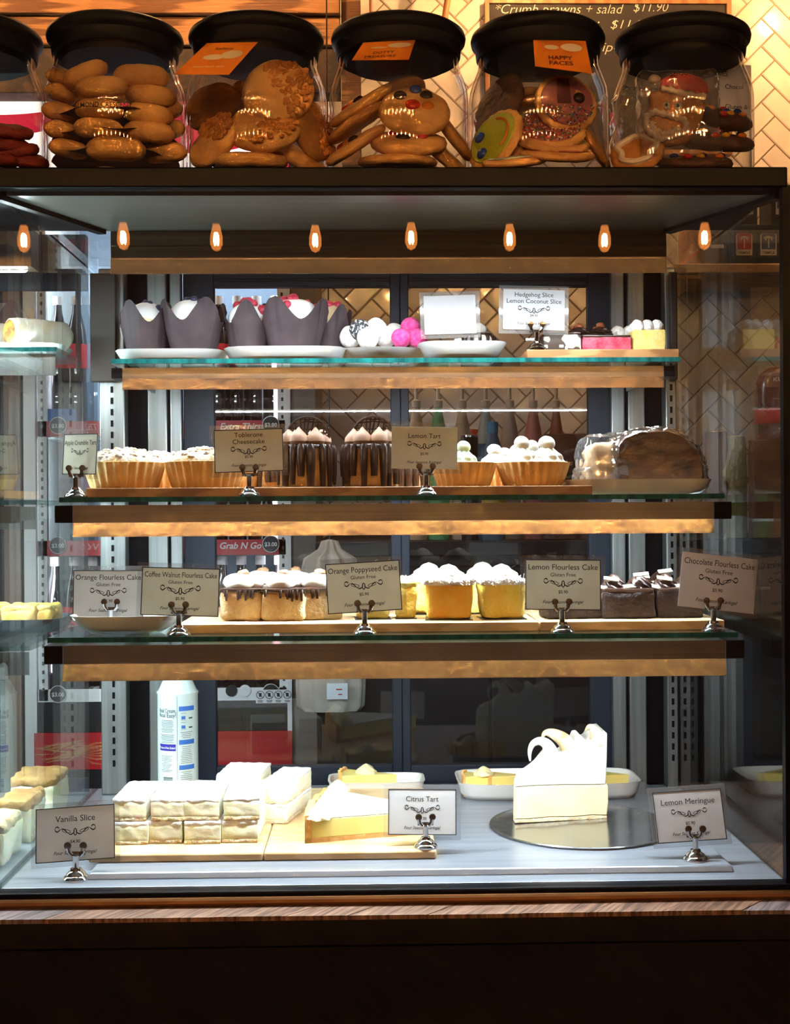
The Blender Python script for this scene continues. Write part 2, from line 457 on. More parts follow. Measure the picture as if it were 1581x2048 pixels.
BX((-1.6,YC+.001,z_ct-.034),(1.6,YC+.30,z_ct-.005)).build('edge_board', front_m, t, world=True)
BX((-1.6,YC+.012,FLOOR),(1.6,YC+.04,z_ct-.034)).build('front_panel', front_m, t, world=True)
BX((-1.6,YC+.30,FLOOR),(1.6,2.25,z_ct-.010)).build('carcass', wd_dark, t, world=True)
tag(MB().tube([(-1.5,1.537,rail_z),(1.5,1.537,rail_z)], .0055, 10).build('copper_pipe', copper), 'thin copper rail lying along the foot of the display case', 'rail')

# ---------------------------------------------------------------- display case
case = thing('display_case', 'glass fronted cake display case with three lit shelves', 'display case', (XC, 1.85, z_ct))
kw = dict(parent=case, world=True)
# base and deck
BX((XL-.006,YF-.012,z_ct),(XR+.014,YF+.014,ZD)).build('base_bar', black_m, **kw, bevel=.002)
BX((XL-.006,YF+.014,z_ct),(XR+.014,YB+.05,ZD-.012)).build('base_plinth', black_m, **kw)
BX((XL,YF+.012,ZD-.012),(XR,YB,ZD)).build('deck_frame', steel_deck, **kw, bevel=.001)
xa, xb = XX(172,1.59,ZD), XX(1472,1.59,ZD)
mb = MB()
mb.hexa([(xa,1.592,ZD),(xb,1.592,ZD),(xa,YB-.03,ZD),(xb,YB-.03,ZD),(xa+.003,1.597,ZD+.008),(xb-.003,1.597,ZD+.008),(xa+.003,YB-.03,ZD+.008),(xb-.003,YB-.03,ZD+.008)])
mb.build('deck_tray', steel_deck, **kw, bevel=.002)
ZD2 = ZD+.008
# top slab and ceiling
slab = BX((XL-.006,YF-.006,ZTB),(XR+.004,YF+.016,ZT)).build('top_bar', black_m, **kw, bevel=.002)
BX((XL-.006,YF+.016,ZTB+.004),(XR+.004,1.80,ZT)).build('top_slab', black_m, **kw)
ceil_s = mat('case_ceiling_steel', (0.36,0.37,0.34), (0.44,0.44,0.41), 3, 3, 0.3, 0.85, stretch=(1,30,30))
hx0, hx1 = XX(205,1.76,.38), XX(1335,1.76,.38)
MB().prism([(XL+.01,YF+.018),(XR-.01,YF+.018),(hx1,1.765),(hx0,1.765)], ZTB-.004, ZTB+.004, 'z').build('ceiling_panel', ceil_s, **kw)
for (p, q) in (((XL+.0,YF+.016),(hx0,1.76)),((XR-.0,YF+.016),(hx1,1.76))):
    p, q = Vector((*p, ZTB-.003)), Vector((*q, ZTB-.003)); MB().tube([p, q], .009, 4, flat=1).build('ceiling_rail', black_m, **kw, smooth=False)
BX((XL,1.80,ZTB+.006),(XR,YB+.02,ZT-.004)).build('top_glass', glass, **kw)
# light housing under the ceiling
zb = ZZ(546, XC, 1.76); zl = ZZ(517, XC, 1.762); zm = ZZ(490, XC, 1.762)
hp = MB().prism([(1.765,ZTB-.004),(1.765,zm+.001),(1.763,zm),(1.765,zm-.001),(1.765,zl),(1.80,zl),(1.80,ZTB-.004)], hx0+.010, hx1, 'x')
hous = hp.build('light_housing', bronze, **kw, sharp=15)
o = MB().prism([(1.764,zl-.0002),(1.7625,zb),(1.7640,zb),(1.7665,zl-.0002)], hx0+.010, hx1, 'x').build('housing_lip', steel_dk, hous, sharp=15); o.data.transform(case.matrix_basis.inverted())
ledm = emitmat('led_strip', (0.86,0.94,1.0), LED, beads=48)
def led(name, x0, x1, y, z, parent, wd=.012, tilt=25):
    a = R(tilt); dy, dz = math.cos(a)*wd/2, math.sin(a)*wd/2
    # facing down and a little to the back
    vs = [(x0,y-dy,z-dz),(x1,y-dy,z-dz),(x1,y+dy,z+dz),(x0,y+dy,z+dz)]
    return MB().add(vs, [(0,3,2,1)]).build(name, ledm, parent, world=True, smooth=False)
led('led_strip', hx0+.03, hx1-.03, 1.776, zb+.0065, case, .010, 8)
# glass panes
BX((XL-.004,YF-.003,ZD),(XR,YF+.003,ZTB)).build('front_glass', glass, **kw)
BX((XL-.003,YF+.004,ZD),(XL+.003,YB,ZTB)).build('side_glass', side_glass, **kw)
BX((XR-.003,YF+.004,ZD),(XR+.003,YB,ZTB)).build('side_glass', side_glass, **kw)
BX((XR-.003,YF-.006,ZD),(XR+.012,YF+.006,ZTB)).build('corner_post', black_m, **kw)
# back columns and door frames
zt_b = ZTB+.004
for a, b in ((201,252),(1332,1377)):
    x0, x1 = XX(a,2.08,0), XX(b,2.08,0)
    x0 = max(x0, XL+.004); x1 = min(x1, XR-.004)
    mb = MB(); mb.box2((x0,2.075,ZD),(x1,2.105,zt_b))
    post = mb.build('corner_column', steel_up, **kw, bevel=.002)
    s_ = MB()
    for q in range(44): s_.box(((x0+x1)/2, 2.0745, ZD+.05+q*.018), (.004,.0012,.010))
    s_.build('column_slot', black_m, post)
    for ob in (post.children[0],):
        ob.data.transform(case.matrix_basis.inverted())
BX((XL+.005,2.060,Z1-.012),(XX(232,2.06,.3),2.073,ZTB-.006)).build('post_cover', brown_post, **kw, bevel=.002)
BX((XX(1342,2.06,.3),2.060,Z1-.012),(XR-.005,2.073,ZTB-.006)).build('post_cover', brown_post, **kw, bevel=.002)
for a, b in ((298,337),(343,366),(1223,1250),(1256,1290)):
    BX((XX(a,2.11,0),2.102,ZD),(XX(b,2.11,0),2.118,zt_b)).build('door_jamb', steel_up, **kw, bevel=.002)
zdt = ZZ(548,XC,2.125)
zo = [ZZ(572,XC,2.12), ZZ(1532,XC,2.12), ZZ(1582,XC,2.12)]
for (a0, a1, b0, b1, yy) in ((368,430,783,803,2.123),(803,820,1180,1236,2.123)):
    xs = [XX(q,2.12,0) for q in (a0,a1,b0,b1)]
    dr = BX((xs[0],yy,zo[2]),(xs[1],yy+.022,zdt+.05)).build('sliding_door', navy, **kw, bevel=.0015)
    inv = case.matrix_basis.inverted()
    def sub(name, a, b, m, bv=.0015):
        o = BX(a, b).build(name, m, dr, bevel=bv); o.data.transform(inv); return o
    sub('stile', (xs[2],yy,zo[2]),(xs[3],yy+.022,zdt+.05), navy)
    sub('top_rail', (xs[1],yy,zo[0]),(xs[2],yy+.022,zdt+.05), navy)
    sub('bottom_rail', (xs[1],yy,zo[2]),(xs[2],yy+.022,zo[1]), navy)
    sub('beading', (xs[1],yy-.004,zo[0]+.008),(xs[2],yy,zo[0]+.012), navy, .001)
    sub('pane', (xs[1],yy+.008,zo[1]),(xs[2],yy+.013,zo[0]), door_glass, 0)
BX((XX(252,2.11,0),2.112,ZD),(XX(366,2.11,0),2.122,zt_b)).build('back_panel', black_m, **kw)
BX((XX(1237,2.11,0),2.119,ZD),(XX(1332,2.11,0),2.124,zt_b)).build('back_panel', black_m, **kw)
BX((XL+.02,2.107,ZD),(XR-.02,2.121,zo[2])).build('door_track', steel_up, **kw, bevel=.001)
# shelves
def shelf(Yf, Z, px0, px1, v0, v1, ytop, ymid, ybot, cap, flare):
    x0, x1 = XX(px0,Yf,Z), XX(px1,Yf,Z)
    th = .0065
    mb = MB()
    mb.box2((x0,Yf+.0012,Z-th),(x1,2.07,Z))
    g = mb.build('glass_shelf', shelf_glass, **kw)
    inv = case.matrix_basis.inverted()
    e = BX((x0,Yf,Z-th),(x1,Yf+.0012,Z)).build('polished_edge', glass_edge, g, smooth=False); e.data.transform(inv)
    yv = Yf+.010
    a0, a1 = XX(v0,yv,Z), XX(v1,yv,Z)
    za, zm_, zb_ = ZZ(ytop,XC,yv), ZZ(ymid,XC,yv), ZZ(ybot,XC,yv-.004)
    lip = (zm_-zb_)*math.tan(R(flare))
    vm = MB().prism([(yv,za),(yv,zm_),(yv-lip,zb_),(yv-lip+.0015,zb_),(yv+.0015,zm_),(yv+.0015,za-.0012),(yv+.04,za-.0012),(yv+.04,za)], a0, a1, 'x')
    vm.m[2] = 1
    v = vm.build('valance', [steel if Z < .1 else steel_dk, steel_sat], **kw, sharp=8)
    if cap:
        for (xa_, xb_) in ((a0-cap, a0-.0006), (a1+.0006, a1+cap)):
            o = BX((xa_,yv-.001,zm_),(xb_,yv+.045,za)).build('end_cap', black_m, v, bevel=.0012); o.data.transform(inv)
    o = led('led_strip', a0+.015, a1-.015, yv+.009, zb_+.008, v, .010, 6); o.data.transform(inv)
    # side arms running back to the columns
    for xx in (a0+.012, a1-.012):
        o = MB().prism([(yv+.04,za),(yv+.04,zm_),(2.074,za-.018),(2.074,za)], xx-.002, xx+.002, 'x').build('bracket_arm', steel_up, v); o.data.transform(inv)
    return v
shelf(Y1, Z1, 222, 1362, 245, 1328, 734, 755, 777, .016, 9)
shelf(Y2, Z2, 118, 1450, 146, 1428, 1007, 1042, 1070, .024, 8)
shelf(Y3, Z3, 95, 1478, 126, 1452, 1286, 1323, 1357, .024, 12)

# ---------------------------------------------------------------- price signs and stands
def swirl_pts(sc):
    h = []
    for i in range(46):
        t_ = i/45.0
        if t_ < .62:
            u = t_/.62; h.append((0.02+u*.86, .16*math.sin(u*PI*2.0+PI)*(1-.15*u)))
        else:
            u = (t_-.62)/.38; a = -PI/2*0 - u*PI*1.5; r_ = .15*(1-.55*u)
            h.append((.88+.02+r_*math.sin(-a*1.0)*1.0, .15-r_*math.cos(a)))
    return [(x*sc, y*sc) for x, y in h]
def add_swirl(mb, cx, cz, half, y):
    P_ = swirl_pts(half)
    wd = [half*.045*(.4+abs(math.sin(i*.28))) for i in range(len(P_))]
    mb.ribbon([(cx+x, cz+z) for x, z in P_], wd, y)
    mb.ribbon([(cx-x, cz+z) for x, z in P_], wd, y)
    lo = [(cx+half*.16*math.sin(a), cz-half*.10-half*.14*math.cos(a)*1.2+half*.06) for a in [i*2*PI/14 for i in range(15)]]
    mb.ribbon([(cx+(x-cx)*.45, z) for x, z in lo], half*.05, y)
    # inner loops
    for sg in (1,-1):
        lp = [(cx+sg*half*(.45+.22*math.cos(a)), cz+half*(.02+.075*math.sin(a)+.05*math.cos(a))) for a in [i*2*PI/16 for i in range(17)]]
        mb.ribbon(lp, half*.03, y)
def sign(pxc, ytop, ybot, wpx, Y, title, sub, price, label, roll=0, yaw=0, tilt=-6, cardm=None, border=True, blank=False, two=None):
    s_ = S(Y); w_, h_ = wpx*s_, (ybot-ytop)*s_
    base = PP(pxc, ybot, Y)
    t = thing('price_sign', label, 'sign', base, (R(tilt), R(roll), R(yaw)), 'price signs in clear sleeves')
    MB().rbox((0,.0012,h_/2), (w_+.012, .0006, h_+.012), .0002, (1,1,1)).build('sleeve', sleeve_mat, t)
    MB().box((0,0,h_/2), (w_, .0008, h_)).build('card', cardm or card_mat, t)
    if blank: return t
    if border:
        b = MB(); bw = .0011; y = -.0006
        for (c, d) in (((0,y,bw/2),(w_,.0004,bw)), ((0,y,h_-bw/2),(w_,.0004,bw)), ((-w_/2+bw/2,y,h_/2),(bw,.0004,h_)), ((w_/2-bw/2,y,h_/2),(bw,.0004,h_))): b.box(c, d)
        b.build('border', ink, t)
    mb = MB(); y = -.0007
    to = 0.0 if 'M' in title else .003
    if two:
        mb.text(title, (0,y,h_*.82), h_*.155, maxw=w_*.92, off=to); mb.text(two, (0,y,h_*.66), h_*.155, maxw=w_*.92, off=to); zs = h_*.49
    elif sub:
        mb.text(title, (0,y,h_*.80), h_*.155, maxw=w_*.93, off=to); mb.text(sub, (0,y,h_*.665), h_*.105, maxw=w_*.6, off=.004); zs = h_*.53
    else:
        mb.text(title, (0,y,h_*.73), h_*.16, maxw=w_*.93, off=to); zs = h_*.55
    add_swirl(mb, 0, zs, w_*.25, y)
    mb.text(price, (0,y,h_*.33), h_*.085, off=.012)
    mb.text('Four Seasons Karingal', (0,y,h_*.13), h_*.09, maxw=w_*.55, shear=.35, off=.010)
    mb.build('lettering', ink, t, smooth=False)
    return t
STD = None
def stand(px, Y, z, label, sc=1.0, rz=0):
    global STD
    X = XX(px, Y, z)
    if STD is None:
        t = STD = thing('sign_stand', label, 'sign stand', (X, Y, z), (0,0,R(rz)), 'chrome sign stands')
        MB().lathe([(0,0),(.0150,0),(.0152,.002),(.0135,.0045),(.0115,.0055),(.0105,.008),(.0070,.0105),(.0062,.013),(0,.013)], 24).build('base', chrome, t)
        MB().lathe([(0,.012),(.0035,.012),(.0035,.026),(.0045,.0275),(.0035,.029),(0,.029)], 14).build('stem', chrome, t)
        mb = MB()
        mb.box((0,.0035,.029), (.020,.0012,.004))
        for sx in (-1,1):
            mb.tube([(sx*.004,0,.027),(sx*.0075,0,.031),(sx*.0085,0,.036)], [.0022,.0026,.003], 8)
            mb.lathe([(0,-.0022),(.0042,-.0018),(.0046,0),(.0042,.0018),(0,.0022)], 14, M=Matrix.Translation((sx*.0088,0,.0385)) @ Matrix.Rotation(PI/2,4,'X'))
        mb.build('clip', chrome, t)
        return t
    t = dup(STD, (X,Y,z), (0,0,R(rz)), label); t.scale = (sc,sc,sc); return t

# boards, plates ---------------------------------------------------------
def board(px0, px1, Ya, Yb, Z, th, m, label, bev=.002, name='wooden_board', chamf=0):
    x0, x1 = XX(px0,Ya,Z), XX(px1,Ya,Z)
    mb = BX((-(x1-x0)/2,-(Yb-Ya)/2,0),((x1-x0)/2,(Yb-Ya)/2,th))
    o = mb.build(name, m, loc=((x0+x1)/2,(Ya+Yb)/2,Z), bevel=bev)
    tag(o, label, 'board'); return Z+th
def platter(px0, px1, Yc_, depth, Z, h, label, m=None, name='white_platter', flare=.016, rim=.0035, n=40, power=6):
    x0, x1 = XX(px0,Yc_-depth/2,Z+h), XX(px1,Yc_-depth/2,Z+h)
    a, b = (x1-x0)/2, depth/2
    def ring(ax, by, z):
        o = []
        for k in range(n):
            th = 2*PI*k/n; cs, sn = math.cos(th), math.sin(th)
            r_ = (abs(cs)**power+abs(sn)**power)**(-1/power)
            o.append((ax*r_*cs, by*r_*sn, z))
        return o
    prof = [(a-flare,b-flare,0),(a-flare*.45,b-flare*.45,h*.35),(a-.001,b-.001,h*.92),(a,b,h),(a-rim,b-rim,h),(a-flare*.5-rim,b-flare*.5-rim,h*.45),(a-flare-rim,b-flare-rim,.004)]
    vs = []; fs = []
    for p in prof: vs += ring(*p)
    for i in range(len(prof)-1):
        for k in range(n):
            k2 = (k+1) % n; fs.append((i*n+k, i*n+k2, (i+1)*n+k2, (i+1)*n+k))
    fs.append(tuple(range(n))[::-1]); fs.append(tuple(range((len(prof)-1)*n, len(prof)*n)))
    o = MB().add(vs, fs).build(name, m or ceramic, loc=((x0+x1)/2, Yc_, Z), sharp=60)
    tag(o, label, 'plate'); return Z+.004

# ---------------------------------------------------------------- food materials
paper_br = mat('tulip_paper', (0.030,0.018,0.022), (0.055,0.033,0.040), 30, rough=0.7, bump=0.25, bscale=80)
muff = mat('muffin_crumb', (0.80,0.50,0.20), (0.88,0.72,0.45), 45, rough=0.8, bump=0.5, bscale=160)
blue = mat('blueberry', (0.02,0.025,0.07), rough=0.5)
rasp = mat('raspberry', (0.45,0.02,0.05), (0.6,0.05,0.1), 90, rough=0.5)
sugar = mat('icing_sugar', (0.86,0.85,0.83), (0.90,0.89,0.87), 60, rough=0.9, bump=0.3, bscale=220)
cream = mat('whipped_cream', (0.88,0.85,0.77), (0.90,0.88,0.82), 30, rough=0.55)
crust = mat('tart_crust', (0.64,0.34,0.10), (0.76,0.47,0.17), 40, rough=0.7, bump=0.35, bscale=180)
crumble = mat('crumble_top', (0.70,0.45,0.22), (0.88,0.84,0.78), 70, rough=0.9, bump=0.9, bscale=240)
sponge_y = mat('lemon_sponge', (0.90,0.60,0.09), (0.92,0.68,0.16), 60, rough=0.85, bump=0.5, bscale=260, sss=.4)
sponge_b = mat('coffee_sponge', (0.42,0.18,0.045), (0.90,0.70,0.38), 28, rough=0.85, bump=0.5, bscale=240, lo=.3, hi=.6)
choc = mat('chocolate', (0.020,0.009,0.006), (0.040,0.018,0.012), 40, rough=0.28)
choc_cake = mat('chocolate_cake', (0.018,0.010,0.011), (0.05,0.028,0.028), 60, rough=0.7, bump=0.6, bscale=200)
custard = mat('vanilla_custard', (0.90,0.84,0.56), (0.92,0.89,0.72), 40, rough=0.7, bump=0.15, bscale=140, sss=.6, spec=.15)
pastry = mat('puff_pastry', (0.72,0.52,0.26), (0.88,0.80,0.58), 70, rough=0.8, bump=0.6, bscale=200, sss=.3)
lemon_f = mat('lemon_filling', (0.90,0.72,0.22), (0.92,0.78,0.30), 30, rough=0.35, sss=.4)
lemon_c = mat('lemon_curd_cream', (0.87,0.76,0.42), (0.89,0.80,0.52), 30, rough=0.5)
coconut = mat('shredded_coconut', (0.88,0.86,0.82), (0.92,0.90,0.87), 90, rough=0.9, bump=0.7, bscale=300)
walnut = mat('walnut', (0.16,0.07,0.03), (0.30,0.15,0.07), 60, rough=0.7, bump=0.6, bscale=200)
pinkf = mat('pink_coconut', (0.62,0.03,0.20), (0.75,0.12,0.36), 120, rough=0.9, bump=0.8, bscale=320)
redv = mat('red_sponge', (0.55,0.03,0.07), (0.75,0.12,0.18), 110, rough=0.9, bump=0.6, bscale=300)
meringue_m = mat('meringue', (0.90,0.87,0.80), (0.92,0.90,0.86), 20, rough=0.6)
toast = mat('toasted_meringue', (0.62,0.38,0.16), (0.88,0.78,0.6), 60, rough=0.6)
lemon_slice = mat('lemon_slice_base', (0.86,0.62,0.14), (0.90,0.72,0.28), 90, rough=0.8, bump=0.4, bscale=260)
darkball = mat('dark_truffle', (0.03,0.035,0.04), (0.70,0.70,0.70), 260, rough=0.9, lo=.5, hi=.62, bump=0.6, bscale=300)
green_c = mat('pale_green_cream', (0.66,0.80,0.62), rough=0.5)
stripes_h = mat('hedgehog_slice', (0.035,0.018,0.012), (0.72,0.62,0.48), 38, 1, 0.6, lo=.58, hi=.62)

# ---------------------------------------------------------------- top shelf
pz = platter(220, 447, 1.985, .20, Z1, .018, 'left white rectangular platter under the muffins on the top shelf')
pz2 = platter(441, 694, 1.975, .20, Z1, .020, 'second white rectangular platter under the muffins, left of the truffle bowl')
def muffin(px, Y, r, h, topmat, berry, label, seed, tilt=0):
    z = pz; X = XX(px, Y, z+.03)
    t = thing('muffin', label, 'muffin', (X,Y,z), (0,R(tilt),seed*1.3), 'muffins in brown paper')
    rn = random.Random(seed)
    def fn(th, rr, zz):
        k = zz/h
        if k <= 0.02: return rr, zz
        fold = 1 + .085*(abs(math.sin(4*th+seed))**.6-.6)*k + .018*math.sin(23*th+seed)*k + .05*(abs(math.sin(7.5*th+seed*2))-.6)*max(0,k-.3)
        pk = abs(math.cos(2*th+seed*.5))**1.6
        z2 = zz
        if k > .5: z2 = zz + (pk**1.3-.42)*h*.46*(k-.5)/.5
        return rr*fold*(1+.08*(pk-.4)*k), z2
    rb = r*.66
    prof = [(0,0),(rb*.9,0),(rb,.004),(rb+(r-rb)*.35,h*.35),(rb+(r-rb)*.65,h*.6),(rb+(r-rb)*.85,h*.8),(r*1.03,h),(r*1.01,h),(rb+(r-rb)*.8,h*.78),(rb+(r-rb)*.55,h*.55)]
    MB().lathe(prof, 64, fn=fn).build('paper_cup', paper_br, t, sharp=50)
    tb = MB(); tb.ball((0,0,h*.84), (r*.84,r*.84,h*.46), .10, 34, seed, 32, 16)
    tb.build('muffin_top', topmat, t)
    MB().ball((0,0,h*.74), (r*.855,r*.855,h*.40), .08, 40, seed+5, 32, 14).build('muffin_crumb', muff, t)
    bb = MB()
    for k in range(9):
        a = rn.uniform(0,2*PI); e = rn.uniform(.35,.9)*PI/2
        q = (math.cos(a)*math.cos(e)*r*.82, math.sin(a)*math.cos(e)*r*.82, h*.84+math.sin(e)*h*.45)
        bb.ball(q, rn.uniform(.004,.0065)*(1.3 if berry is rasp else 1), .2, 60, k, 10, 6)
    bb.build('berries', berry, t)
    return t
muffin(291, 1.965, .038, .072, sugar, blue, 'blueberry muffin in dark paper, leftmost on the top shelf', 1, 3)
muffin(388, 1.955, .045, .074, sugar, blue, 'second blueberry muffin from the left in brown tulip paper', 2)
muffin(497, 1.960, .036, .072, sugar, rasp, 'third muffin from the left, white topped, on the second platter', 3)
muffin(588, 1.952, .049, .074, sugar, rasp, 'large muffin with a red raspberry patch on its white top', 4)
muffin(654, 1.985, .030, .072, muff, rasp, 'rightmost muffin, half hidden, next to the coconut truffles', 5, 5)
muffin(330, 2.045, .036, .072, sugar, blue, 'muffin in the back row behind the two blueberry muffins', 6)
muffin(545, 2.045, .036, .074, sugar, rasp, 'muffin in the back row behind the white topped and raspberry muffins', 7)
# bowl of truffles
def roundplate(px, Y, r, Z, h, label, name='white_bowl', sy=1.0, m=None, foot=.55):
    X = XX(px, Y, Z+h)
    prof = [(0,0),(r*foot,0),(r*(foot+.1),.002),(r*.86,h*.5),(r*.97,h*.88),(r,h),(r*.975,h),(r*.84,h*.6),(r*foot,.006),(0,.005)]
    o = MB().lathe(prof, 56, sy=sy).build(name, m or ceramic, loc=(X,Y,Z), sharp=60)
    tag(o, label, 'plate'); return X
roundplate(762, 1.975, .082, Z1, .021, 'shallow round white bowl holding coconut truffles on the top shelf')
bowl_z = Z1+.008
def truffle(px, py, Y, r, m, label, seed, group='coconut truffles in the bowl'):
    p = PP(px, py, Y)
    o = MB().ball((0,0,0), r, .10, 90, seed, 24, 16).build('truffle', m, loc=p)
    tag(o, label, 'truffle', group)
truffle(720, 660, 1.945, .0165, darkball, 'dark truffle dusted with white coconut, upper left in the bowl', 1)
truffle(752, 658, 1.948, .0165, coconut, 'white coconut truffle stacked right of the dusted dark truffle', 2)
truffle(701, 674, 1.955, .0165, coconut, 'lowest left pale truffle at the edge of the bowl', 3)
truffle(736, 676, 1.935, .0165, coconut, 'white truffle under the dark dusted truffle', 4)
truffle(773, 673, 1.955, .0165, coconut, 'white truffle left of the pink truffles', 5)
truffle(790, 668, 1.985, .0160, coconut, 'white truffle behind, between the white and pink truffles', 6)
truffle(822, 655, 1.950, .0150, pinkf, 'bright pink truffle on top of the pink pile', 7)
truffle(803, 676, 1.938, .0150, pinkf, 'pink truffle at the lower left of the pink pile', 8)
truffle(836, 676, 1.940, .0150, pinkf, 'pink truffle at the lower right of the pink pile', 9)
# plate with blank sign and a cake
pz3 = platter(838, 1020, 1.965, .19, Z1, .026, 'deep white dish under the blank white sign on the top shelf', flare=.022)
sign(902, 590, 668, 104, 1.905, '', None, '', 'blank glaring white sign without visible writing on the top shelf', roll=-1.5, tilt=-3, cardm=card_w, blank=True)
t = thing('iced_cake', 'small cream cake with a chocolate drip behind the blank white sign', 'cake', (XX(958,1.97,Z1+.05),1.97,pz3))
MB().lathe([(0,0),(.022,0),(.023,.004),(.023,.036),(.02,.041),(0,.043)], 28).build('cake_body', cream, t)
mb = MB()
for k in range(12):
    a = k*2*PI/12; L_ = .012+.016*random.Random(k).random()
    mb.tube([(.018*math.cos(a),.018*math.sin(a),.0425),(.0235*math.cos(a),.0235*math.sin(a),.039),(.0242*math.cos(a),.0242*math.sin(a),.039-L_)], [.0025,.003,.0022], 6)
mb.lathe([(0,.043),(.019,.042),(.021,.0445),(0,.046)], 20); mb.build('chocolate_drip', choc, t)
MB().ball((0,0,.052), (.012,.012,.010), .1, 60, 2).build('cream_dollop', cream, t)
bz1 = board(1055, 1360, 1.875, 2.05, Z1, .0135, wood_b, 'dark wooden board under the slices at the right of the top shelf', .0015)
stand(1074, 1.890, bz1, 'chrome stand on the dark wooden board of the top shelf', .95)
sign(1068, 578, 660, 124, 1.897, 'Hedgehog Slice', None, '$4.50', 'sign for hedgehog slice and lemon coconut slice on the top shelf', roll=1.5, tilt=-4, cardm=card_w, border=False, two='Lemon Coconut Slice')
def slicebox(name, px0, px1, Y, dep, z, h, m, label, group, seed, extra=None, rz=0):
    x0, x1 = XX(px0, Y, z+h/2), XX(px1, Y, z+h/2); w_ = x1-x0
    t = thing(name, label, 'slice', ((x0+x1)/2, Y+dep/2, z), (0,0,R(rz)), group)
    MB().rbox((0,0,h/2), (w_,dep,h), .002, (12,12,8), .0009, 90, seed).build('slice_base', m, t)
    if extra: extra(t, w_, dep, h)
    return t
def hh_top(t, w_, d, h):
    MB().rbox((0,0,h+.0015), (w_*.99,d*.98,.004), .0018, (10,10,2), .0006, 80, 3).build('chocolate_top', choc, t)
    rn = random.Random(5); mb = MB()
    for k in range(7):
        mb.rbox((rn.uniform(-.45,.45)*w_, -d/2-.0002, rn.uniform(.15,.85)*h), (rn.uniform(.004,.009),.0012,rn.uniform(.0025,.005)), .0006, (2,1,2), .0006, 200, k, M=None)
    mb.build('biscuit_pieces', cream, t)
def rosette(mb, c, r, h, lobes=7, tw=2.4, seg=42, rows=16, tiers=0.0):
    prof = [(0,0)]
    for i in range(rows+1):
        k = i/rows; prof.append((r*((1-k**1.6)**.8)*(1+tiers*math.sin(k*PI*5)), h*k*(1-.1*(1-k))))
    prof[-1] = (0, h)
    def fn(th, rr, zz): return rr*(1+.13*math.sin(lobes*th+tw*2*zz/h*PI)), zz
    mb.lathe(prof, seg, c, fn)
def choc_roses(t, w_, d, h):
    MB().rbox((0,0,h+.001), (w_,d,.004), .0018, (8,8,2), .0006, 80, 9).build('chocolate_glaze', choc, t)
    mb = MB(); nb = MB()
    for i in range(2):
        for j in range(2):
            c = ((i-.5)*w_*.5, (j-.5)*d*.5, h+.003); rosette(mb, c, w_*.27, .013)
            nb.ball((c[0],c[1],c[2]+.013), (.007,.006,.005), .3, 120, i*2+j, 12, 8)
    mb.build('chocolate_rosettes', choc, t); nb.build('pecans', mat('glazed_pecan', (0.35,0.08,0.03), (0.5,0.16,0.06), 80, rough=0.35), t)
def coco_top(t, w_, d, h):
    mb = MB(); rn = random.Random(8)
    for i in range(3):
        for j in range(2):
            mb.ball(((i-1)*w_*.31, (j-.5)*d*.5, h+.005), (w_*.22,d*.28,.011), .25, 90, i*3+j, 16, 10)
    mb.build('coconut_topping', coconut, t)
gsl = 'slices on the top shelf board'
slicebox('hedgehog_slice', 1088, 1163, 1.905, .06, bz1, .026, stripes_h, 'dark hedgehog slice with pale biscuit pieces, beside the chrome stand', gsl, 1, hh_top)
slicebox('red_slice', 1166, 1263, 1.905, .06, bz1, .022, redv, 'pink red slice with a dark chocolate top', gsl, 2, lambda t,w_,d,h: MB().rbox((0,0,h+.001),(w_,d,.004),.0016,(8,8,2),.0006,80,9).build('chocolate_top', choc, t))
slicebox('pecan_slice', 1140, 1228, 1.970, .06, bz1, .033, choc_cake, 'chocolate slice with swirled rosettes and glazed pecans behind the red slice', gsl, 3, choc_roses)
slicebox('lemon_coconut_slice', 1268, 1332, 1.905, .055, bz1, .033, lemon_slice, 'yellow lemon coconut slice at the right end of the board', gsl, 4, coco_top)
slicebox('lemon_coconut_slice', 1228, 1300, 1.968, .06, bz1, .033, lemon_slice, 'lemon coconut slice in the back row between red and yellow slices', gsl, 5, coco_top)

# ---------------------------------------------------------------- second shelf
bz2 = board(172, 845, 1.735, 2.00, Z2, .0125, wood_b, 'left wooden board on the second shelf, under crumble tarts and cheesecakes', .0012)
board(847, 1186, 1.735, 2.00, Z2, .0125, wood_b, 'right wooden board on the second shelf, under the lemon tarts', .0012)
def shell(t, r0, r1, h, n, thick=.006, depth=.010, amp=.035):
    def fn(th, rr, zz):
        k = 1+amp*math.sin(n*th) if rr > r0*.8 and zz > .002 else 1
        return rr*k, zz
    prof = [(0,0),(r0*.97,0),(r0,.003),(r0+(r1-r0)*.5,h*.5),(r1*.99,h*.95),(r1,h),(r1-thick*.5,h+.0006),(r1-thick,h-.001),(r1-thick-.002,h-depth),(0,h-depth)]
    return MB().lathe(prof, n*6, fn=fn).build('tart_shell', crust, t, sharp=60)
def crumble_tart(px, Y, label, seed):
    X = XX(px, Y, bz2+.03)
    t = thing('crumble_tart', label, 'tart', (X,Y,bz2), (0,0,seed), 'apple crumble tarts')
    shell(t, .046, .0555, .036, 26)
    MB().ball((0,0,.034), (.053,.053,.022), .0, 40, seed, 40, 16, zmin=-.2).build('apple_dome', crumble, t)
    rn = random.Random(seed); mb = MB()
    for k in range(90):
        a = rn.uniform(0,2*PI); q = math.sqrt(rn.random())*.93
        z = .034+.022*math.sqrt(max(0,1-q*q))
        s_ = rn.uniform(.0018,.0042)
        mb.ball((math.cos(a)*q*.053, math.sin(a)*q*.053, z), (s_,s_,s_*.7), .35, 150, k, 8, 5)
    mb.build('crumble', crumble, t)
crumble_tart(249, 1.812, 'apple crumble tart, leftmost on the second shelf behind its sign', 1)
crumble_tart(318, 1.920, 'apple crumble tart in the back row between the two front crumble tarts', 2)
